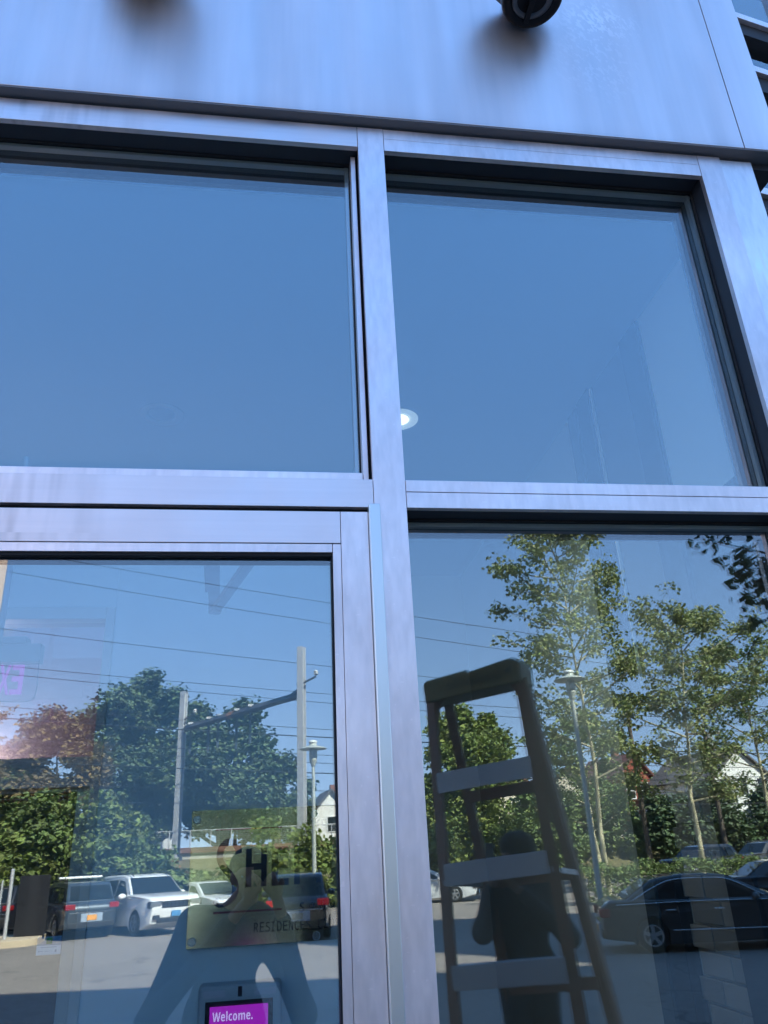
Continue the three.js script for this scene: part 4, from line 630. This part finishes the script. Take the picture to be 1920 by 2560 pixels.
  if (o.chromeTrim) for (const k of [-1, 1]) { const zz = (x, y) => k * (W * 0.97 * taper(x, y) + 0.02); mesh('window_line', tube([[-1.75, 1.0], [-1.3, 1.22], [-0.9, 1.36], [-0.2, 1.385], [0.3, 1.34], [0.95, 1.02]].map(([x, y]) => [x, y, zz(x, y)]), 0.014, 5, 40), chrome, t); mesh('belt_line', tube([[-2.1, 0.93], [-0.5, 0.955], [1.0, 0.945]].map(([x, y]) => [x, y, k * (W + 0.0)]), 0.012, 5, 20), chrome, t); mesh('sill_line', tube([[-1.0, 0.42], [1.0, 0.42]].map(([x, y]) => [x, y, k * (W * 0.99)]), 0.014, 5, 6), chrome, t); }
  if (o.bars) for (const x of [-Ln * 0.45, -Ln * 0.1]) mesh('roof_bar', box(x - 0.06, x + 0.06, o.H + 0.12, o.H + 0.19, -W * 0.66, W * 0.66, 0.02), flat(0.82, 0.82, 0.82, 0.4), t);
  if (o.bars) for (const x of [-Ln * 0.45, -Ln * 0.1]) for (const k of [-1, 1]) mesh('bar_foot', box(x - 0.03, x + 0.03, o.H - 0.02, o.H + 0.12, k * W * 0.6 - 0.03, k * W * 0.6 + 0.03, 0.01), trimM, t);
  return t;
}
const SUV = (o) => ({ L: 4.82, W: 1.95, H: 1.74, belt: 1.06, sill: 0.32, wheel: 0.38, axles: [1.46, -1.46], outline: [[2.37, 0.55], [2.42, 0.76], [2.43, 1.03, 2.14, 1.07], [1.5, 1.15, 0.95, 1.14], [-2.1, 1.13], [-2.41, 1.10, -2.42, 0.86], [-2.39, 0.55]], cabin: [[1.12, 1.06], [0.38, 1.62, 0.34, 1.64], [0.1, 1.71, -0.2, 1.72], [-1.55, 1.70], [-1.85, 1.69, -1.92, 1.62], [-2.28, 1.06]], sideGlass: [[[0.78, 1.14], [0.22, 1.58], [-0.22, 1.62], [-0.22, 1.14]], [[-0.32, 1.14], [-0.32, 1.62], [-1.12, 1.61], [-1.18, 1.14]], [[-1.28, 1.14], [-1.22, 1.61], [-1.72, 1.57], [-1.95, 1.14]]], shield: [[1.06, 1.12], [0.36, 1.62]], rearGlass: [[-2.20, 1.14], [-1.94, 1.60]], seams: [0.82, -0.27, -1.2], handles: [0.0, -1.02], mirrorX: 0.66, hy: 0.90, ty: 1.0, rails: true, ...o });
const SALOON = (o) => ({ L: 4.8, W: 1.86, H: 1.44, belt: 0.92, sill: 0.24, wheel: 0.33, axles: [1.42, -1.42], outline: [[2.36, 0.5], [2.37, 0.70], [2.24, 0.80], [1.2, 0.96, 0.9, 0.96], [-1.6, 0.98], [-2.2, 0.96], [-2.36, 0.86], [-2.38, 0.5]], cabin: [[1.2, 0.92], [0.35, 1.36, 0.2, 1.385], [-0.2, 1.43, -0.6, 1.42], [-1.1, 1.39, -1.3, 1.32], [-1.95, 0.94]], sideGlass: [[[0.86, 0.99], [0.2, 1.31], [-0.2, 1.345], [-0.2, 0.99]], [[-0.3, 0.99], [-0.3, 1.345], [-0.95, 1.32], [-1.45, 0.99]]], shield: [[1.14, 0.97], [0.3, 1.36]], rearGlass: [[-1.86, 0.98], [-1.3, 1.32]], seams: [0.86, -0.25, -1.15], handles: [0.0, -0.98], mirrorX: 0.75, hy: 0.66, ty: 0.78, ...o });
car('white_car', 'white sport utility car facing the glass, blue front plate', 'car', [-4.35, LOT, 30.5], Math.PI / 2 + 0.62 - Math.PI * 0 , SUV({ paint: [0.82, 0.82, 0.82], slots: true, plateF: [0.08, 0.25, 0.5] })).rotation.y = 1.02; scene.getObjectByName('white_car').scale.setScalar(1.07);
car('dark_car', 'dark grey car seen from behind with white roof bars and orange plate', 'car', [-6.9, LOT, 30.9], 0, SUV({ paint: [0.05, 0.065, 0.085], metal: 0.4, bars: true, plateR: [0.8, 0.34, 0.03] })).rotation.y = -2.04;
car('white_saloon', 'white saloon facing the glass right of the white sport utility car', 'car', [-2.2, LOT, 33.8], 0, SALOON({ paint: [0.8, 0.8, 0.8], plateF: [0.6, 0.6, 0.6] })).rotation.y = 1.05;
car('black_saloon', 'shiny black saloon with a thin bright window line at the lower right', 'car', [9.75, LOT, 15.9], 0, SALOON({ paint: [0.012, 0.013, 0.016], chromeTrim: true, plateF: [0.2, 0.2, 0.2], W: 1.9 })).rotation.y = 0.3;
car('dark_saloon', 'dark saloon at the right edge behind the black one', 'car', [16.6, LOT, 22.6], 0, SALOON({ paint: [0.016, 0.018, 0.024] })).rotation.y = 0.25;
car('dark_hatchback', 'dark car with a red tail light beyond the hedge', 'car', [24.2, LOT, 43], 0, SUV({ paint: [0.02, 0.022, 0.03], brake: 0.6, H: 1.62, plateF: [0.3, 0.3, 0.3] })).rotation.y = Math.PI - 0.35;
car('grey_car', 'grey car at the far right beyond the hedge', 'car', [29.3, LOT, 45], 0, SUV({ paint: [0.05, 0.05, 0.055] })).rotation.y = Math.PI - 0.3;
car('parked_car', 'dark car seen from behind before the left street lamp, across the sign plate', 'car', [1.05, LOT, 25.4], 0, SUV({ paint: [0.022, 0.022, 0.024], brake: 0.12, plateR: [0.25, 0.25, 0.25] })).rotation.y = -1.52;
car('silver_car', 'pale car whose roof shows beside the mullion', 'car', [7.4, LOT, 37.5], 0, SALOON({ paint: [0.6, 0.62, 0.64] })).rotation.y = 0.3;
car('wagon', 'black car parked at the far left beside the dark grey one', 'car', [-9.2, LOT, 33.4], 0, SUV({ paint: [0.01, 0.01, 0.013] })).rotation.y = -1.3;

// ---------------------------------------------------------------- step ladder behind the photographer
{
  const t = thing('step_ladder', 'tall step ladder with wide printed top cap seen in the lower right window', 'ladder', [1.55, 0, 2.62]); t.rotation.set(0, 36 * D2R, 4.6 * D2R, 'YXZ');
  const fib = flat(0.22, 0.075, 0.035, 0.55), capC = flat(0.24, 0.17, 0.06, 0.55), al = std({ color: lin(0.42, 0.43, 0.45), roughness: 0.45, metalness: 0.6 }), H = 2.70, cw = 0.33;
  const cap = new THREE.Shape(); cap.moveTo(-cw, 0); cap.lineTo(cw - 0.01, 0); cap.lineTo(cw, 0.10); cap.quadraticCurveTo(cw - 0.01, 0.145, cw - 0.08, 0.135); cap.lineTo(-0.01, 0.112); cap.lineTo(-0.03, 0.128); cap.lineTo(-cw + 0.03, 0.118); cap.quadraticCurveTo(-cw, 0.115, -cw, 0.09); cap.closePath();
  mesh('top_cap', new THREE.ExtrudeGeometry(cap, { depth: 0.24, bevelEnabled: true, bevelSize: 0.012, bevelThickness: 0.012, bevelSegments: 2 }).translate(0, H - 0.11, -0.12), capC, t);
  const name = text('Louisville', regular, -0.20, 0.17, H - 0.075, H - 0.015, 0.003); name.rotateY(Math.PI); name.translate(0, 0, -0.1335); mesh('cap_lettering', name, flat(0.015, 0.015, 0.016, 0.5), t);
  const ar = new THREE.Shape([[0, 0], [0.045, 0.028], [0, 0.056]].map((q) => new THREE.Vector2(...q))); mesh('cap_arrow', new THREE.ExtrudeGeometry(ar, { depth: 0.003, bevelEnabled: false }).rotateY(Math.PI).translate(0.275, H - 0.068, -0.1335), flat(0.015, 0.015, 0.016, 0.5), t);
  const chan = (x0, x1, z0, z1) => [bar([x0, H - 0.1, z0], [x1, 0, z1], 0.062, 0.03), bar([x0 + Math.sign(x0) * 0.022, H - 0.1, z0 + 0.035], [x1 + Math.sign(x0) * 0.022, 0, z1 + 0.035], 0.02, 0.07)];
  for (const k of [-1, 1]) { mesh('front_rail', chan(k * (cw - 0.02), k * (cw + 0.03), -0.09, -0.40), fib, t); mesh('rear_rail', chan(k * (cw - 0.06), k * (cw - 0.02), 0.09, 0.60), fib, t); mesh('rail_foot', box(k * (cw + 0.03) - 0.04, k * (cw + 0.03) + 0.04, 0, 0.06, -0.46, -0.35, 0.01), rubber, t); mesh('spreader', bar([k * (cw + 0.0), 1.5, -0.24], [k * (cw - 0.02), 1.46, 0.36], 0.012, 0.03), al, t); }
  for (const k of [-1, 1]) mesh('gusset', (() => { const q = new THREE.Shape(); q.moveTo(0, 0); q.lineTo(-k * 0.10, 0); q.quadraticCurveTo(-k * 0.005, -0.01, -k * 0.0, -0.22); q.lineTo(k * 0.035, -0.22); q.lineTo(k * 0.02, 0); q.closePath(); return new THREE.ExtrudeGeometry(q, { depth: 0.02, bevelEnabled: false }).translate(k * (cw - 0.035), H - 0.112, -0.085); })(), fib, t);
  for (let s = 0; s < 5; s++) { const y = H - 0.58 - s * 0.52, f = (H - 0.1 - y) / (H - 0.1), w = cw - 0.03 + 0.05 * f, z = -0.09 - 0.31 * f; if (y < 0.1) continue; mesh('step', [box(-w, w, y - 0.12, y, z - 0.045, z - 0.038, 0.002), box(-w, w, y - 0.006, y, z - 0.038, z + 0.05, 0.002)], al, t); }
  for (const y of [2.02, 1.5, 0.9, 0.4]) { const f = (H - 0.1 - y) / (H - 0.1), w = cw - 0.07 + 0.04 * f, z = 0.09 + 0.51 * f; mesh('rear_brace', box(-w, w, y - 0.07, y, z - 0.02, z + 0.01, 0.003), fib, t); }
}

// ---------------------------------------------------------------- people
function flesh(bones, c, half, res, k = 0.02) {                    // capsules [ax, ay, az, bx, by, bz, ra, rb] joined smoothly
  const mc = new MarchingCubes(res, new THREE.MeshBasicMaterial(), false, false, 400000); mc.isolation = 0; const n = res, f = mc.field, h = n / 2;
  const px = (i) => (i - h) / h * half;
  for (let z = 0; z < n; z++) for (let y = 0; y < n; y++) for (let x = 0; x < n; x++) {
    const X = c[0] + px(x), Y = c[1] + px(y), Z = c[2] + px(z); let s = 0;
    for (const b of bones) {
      const dx = b[3] - b[0], dy = b[4] - b[1], dz = b[5] - b[2], l2 = dx * dx + dy * dy + dz * dz || 1e-9; let t = ((X - b[0]) * dx + (Y - b[1]) * dy + (Z - b[2]) * dz) / l2; t = t < 0 ? 0 : t > 1 ? 1 : t;
      const qx = X - b[0] - dx * t, qy = Y - b[1] - dy * t, qz = Z - b[2] - dz * t, d = Math.sqrt(qx * qx + qy * qy + qz * qz) - (b[6] + (b[7] - b[6]) * t); if (d < 12 * k) s += Math.exp(-d / k);
    }
    f[x + y * n + z * n * n] = s > 0 ? k * Math.log(s) : -10 * k;
  }
  mc.update(); const g = new THREE.BufferGeometry(), P = new Float32Array(mc.count * 3), N = new Float32Array(mc.count * 3);
  for (let i = 0; i < mc.count; i++) { for (let q = 0; q < 3; q++) { P[3 * i + q] = c[q] + mc.positionArray[3 * i + q] * half; } const nx = mc.normalArray[3 * i], ny = mc.normalArray[3 * i + 1], nz = mc.normalArray[3 * i + 2], l = Math.hypot(nx, ny, nz) || 1; N[3 * i] = nx / l; N[3 * i + 1] = ny / l; N[3 * i + 2] = nz / l; }
  g.setAttribute('position', new THREE.BufferAttribute(P, 3)); g.setAttribute('normal', new THREE.BufferAttribute(N, 3)); return g;
}
const skin = flat(0.36, 0.2, 0.13, 0.6), hairM = flat(0.012, 0.009, 0.008, 0.8), shirtA = flat(0.03, 0.035, 0.05, 0.9), trousers = flat(0.025, 0.028, 0.036, 0.9), shoeM = flat(0.02, 0.02, 0.02, 0.6);
function hand(w, dir, up, side) {                                   // palm and five fingers curled round what is held; w wrist, dir along the palm, up across it
  const D = new THREE.Vector3(...dir).normalize(), U = new THREE.Vector3(...up).normalize(), Nn = new THREE.Vector3().crossVectors(D, U).multiplyScalar(side), at = (a, b, c) => new THREE.Vector3(...w).addScaledVector(D, a).addScaledVector(U, b).addScaledVector(Nn, c).toArray(), out = [];
  out.push([...at(0, 0, 0), ...at(0.045, 0.018, 0), 0.024, 0.02], [...at(0, 0, 0), ...at(0.07, -0.018, 0), 0.022, 0.018], [...at(0.02, 0.02, 0), ...at(0.075, 0.02, 0), 0.02, 0.018]);
  [[0.03, 0.088, 0.9], [0.011, 0.092, 1], [-0.009, 0.088, 0.94], [-0.028, 0.08, 0.76]].forEach(([u, l, s]) => { const a = at(0.075, u, 0.002), b = at(0.075 + 0.034 * s, u, 0.014), c = at(0.075 + 0.046 * s, u, 0.036 * s + 0.006), d = at(0.075 + 0.036 * s, u, 0.054 * s + 0.004); out.push([...a, ...b, 0.0105, 0.0095], [...b, ...c, 0.0095, 0.0088], [...c, ...d, 0.0088, 0.0075]); });
  const a = at(0.02, 0.03, 0.006), b = at(0.045, 0.052, 0.016), c = at(0.065, 0.056, 0.036); out.push([...a, ...b, 0.014, 0.0115], [...b, ...c, 0.0115, 0.009]); return out;
}
function person(label, p, pos, turn) {
  const t = thing('person', label, 'person', pos, turn); const { sh, hip, hands, elbows, head } = p;
  const torso = [[-0.09, hip, 0, 0.09, hip, 0, 0.105, 0.105], [0, hip + 0.05, 0, 0, sh - 0.16, -0.01, 0.135, 0.14], [-0.07, sh - 0.16, 0, 0.07, sh - 0.16, 0, 0.115, 0.115], [-0.15, sh - 0.04, 0, 0.15, sh - 0.04, 0, 0.062, 0.062]];
  const arms = [0, 1].flatMap((k) => { const s = k ? 1 : -1; return [[s * 0.18, sh - 0.05, 0, ...elbows[k], 0.058, 0.044], [...elbows[k], ...hands[k].w, 0.042, 0.028]]; });
  const legs = [-1, 1].flatMap((s) => [[s * 0.09, hip - 0.02, 0, s * 0.1, hip * 0.53, -0.015, 0.09, 0.06], [s * 0.1, hip * 0.53, -0.015, s * 0.105, 0.09, 0.03, 0.058, 0.04], [s * 0.105, 0.06, 0.03, s * 0.115, 0.04, -0.13, 0.045, 0.035]]);
  const neck = [[0, sh - 0.04, 0.01, head[0] * 0.7, head[1] - 0.1, head[2] * 0.7, 0.055, 0.05]];
  const fig = [flesh([...torso, ...arms, ...legs, ...neck], [0, 0.86, -0.1], 0.95, 100, 0.02)];
  for (const h of hands) fig.push(flesh(hand(h.w, h.dir, h.up, h.side), h.w, 0.16, 64, 0.004));
  const [hx, hy, hz] = head, f = p.face, F = (a, b, c) => [hx + f[0] * c - f[1] * a, hy + b, hz + f[1] * c + f[0] * a];   // a across, b up, c forwards
  const hb = (a, b, r0, r1) => [...F(...a), ...F(...b), r0, r1];
  fig.push(flesh([hb([0, 0.03, -0.02], [0, 0.03, 0.02], 0.078, 0.076), hb([0, -0.05, 0.03], [0, -0.085, 0.045], 0.055, 0.036), hb([0, 0.0, 0.085], [0, -0.022, 0.108], 0.008, 0.014), hb([-0.03, 0.03, 0.08], [0.03, 0.03, 0.08], 0.012, 0.012), hb([-0.018, -0.055, 0.088], [0.018, -0.055, 0.088], 0.009, 0.009), hb([-0.079, 0.01, 0], [-0.081, -0.025, 0.004], 0.014, 0.01), hb([0.079, 0.01, 0], [0.081, -0.025, 0.004], 0.014, 0.01), hb([0, -0.06, -0.02], [0, -0.15, -0.03], 0.055, 0.055)], [hx, hy - 0.02, hz], 0.19, 64, 0.01));
  mesh('body', fig, skin, t);
  const eye = [-1, 1].map((s) => new THREE.SphereGeometry(0.012, 10, 8).translate(...F(s * 0.032, 0.008, 0.078))); mesh('eye', eye[0], flat(0.5, 0.5, 0.5, 0.3), t); mesh('eye', eye[1], flat(0.5, 0.5, 0.5, 0.3), t);
  mesh('hair', flesh([hb([0, 0.055, -0.03], [0, 0.06, 0.01], p.hair, p.hair - 0.01), hb([0, 0.0, -0.05], [0, -0.05, -0.055], p.hair - 0.02, 0.05)], [hx, hy, hz], 0.22, 52, 0.012), hairM, t);
  const grow = (l, e) => l.map((b) => [...b.slice(0, 6), b[6] + e, b[7] + e]);
  mesh('shirt', flesh([...grow(torso.slice(1), 0.014), ...grow(arms.map((b, i) => (i % 2 ? [b[0], b[1], b[2], b[0] + (b[3] - b[0]) * 0.8, b[1] + (b[4] - b[1]) * 0.8, b[2] + (b[5] - b[2]) * 0.8, b[6], b[7] + 0.004] : b)), 0.012), [-0.08, hip + 0.04, 0, 0.08, hip + 0.04, 0, 0.12, 0.12]], [0, 1.15, -0.1], 0.66, 84, 0.022), p.shirt, t);
  mesh('trousers', flesh([...grow([torso[0]], 0.012), ...grow(legs.filter((_, i) => i % 3 < 2), 0.014)], [0, 0.5, 0], 0.58, 72, 0.016), trousers, t);
  for (const s of [-1, 1]) mesh('shoe', flesh([[s * 0.105, 0.055, 0.05, s * 0.118, 0.045, -0.15, 0.05, 0.042], [s * 0.105, 0.05, 0.05, s * 0.105, 0.1, 0.04, 0.048, 0.046]], [s * 0.11, 0.07, -0.05], 0.2, 44, 0.01), shoeM, t);
  return t;
}
// faces towards -z (the glass); both hold a phone
person('dark haired person in dark clothes taking the photograph, elbows out', { sh: 1.40, hip: 0.9, head: [0.11, 1.565, -0.03], face: [0.1, -1], hair: 0.098, shirt: shirtA,
  elbows: [[-0.36, 0.93, -0.13], [0.40, 0.93, -0.13]], hands: [{ w: [0.12, 1.47, -0.385], dir: [0.45, 0.8, -0.3], up: [-0.7, 0.6, 0.1], side: -1 }, { w: [0.26, 1.47, -0.385], dir: [-0.45, 0.8, -0.3], up: [0.7, 0.6, 0.1], side: 1 }] }, [-0.2, 0, 2.56], 0);
person('person with full dark hair standing by the step ladder, turned to the left', { sh: 1.42, hip: 0.9, head: [0, 1.585, -0.02], face: [-0.95, -0.3], hair: 0.108, shirt: flat(0.02, 0.022, 0.03, 0.9),
  elbows: [[-0.30, 1.16, -0.12], [0.26, 1.10, -0.14]], hands: [{ w: [-0.235, 1.46, -0.26], dir: [-0.2, 0.9, -0.3], up: [-0.5, -0.2, 0.8], side: 1 }, { w: [-0.13, 1.44, -0.28], dir: [-0.4, 0.85, -0.2], up: [0.7, 0.4, 0.3], side: 1 }] }, [1.66, 0, 3.25], 0);
{
  const ph = (label, p, r) => { const t = thing('phone', label, 'phone', p); t.rotation.set(...r); mesh('case', box(-0.036, 0.036, -0.074, 0.074, -0.004, 0.004, 0.003), flat(0.02, 0.02, 0.025, 0.3), t); mesh('camera_bump', box(0.004, 0.033, 0.035, 0.070, -0.0062, -0.0041, 0.001), trimM, t); mesh('screen', box(-0.033, 0.033, -0.07, 0.07, 0.0041, 0.0048, 0.0), flat(0.01, 0.01, 0.012, 0.05), t); return t; };
  ph('dark phone held up by the photographer', [-0.02, 1.60, 2.125], [-0.15, 0, 0]);
  ph('dark phone raised by the person at the ladder', [1.40, 1.60, 2.93], [0.0, 0.9, 0]);
}
renderer.render(scene, camera);
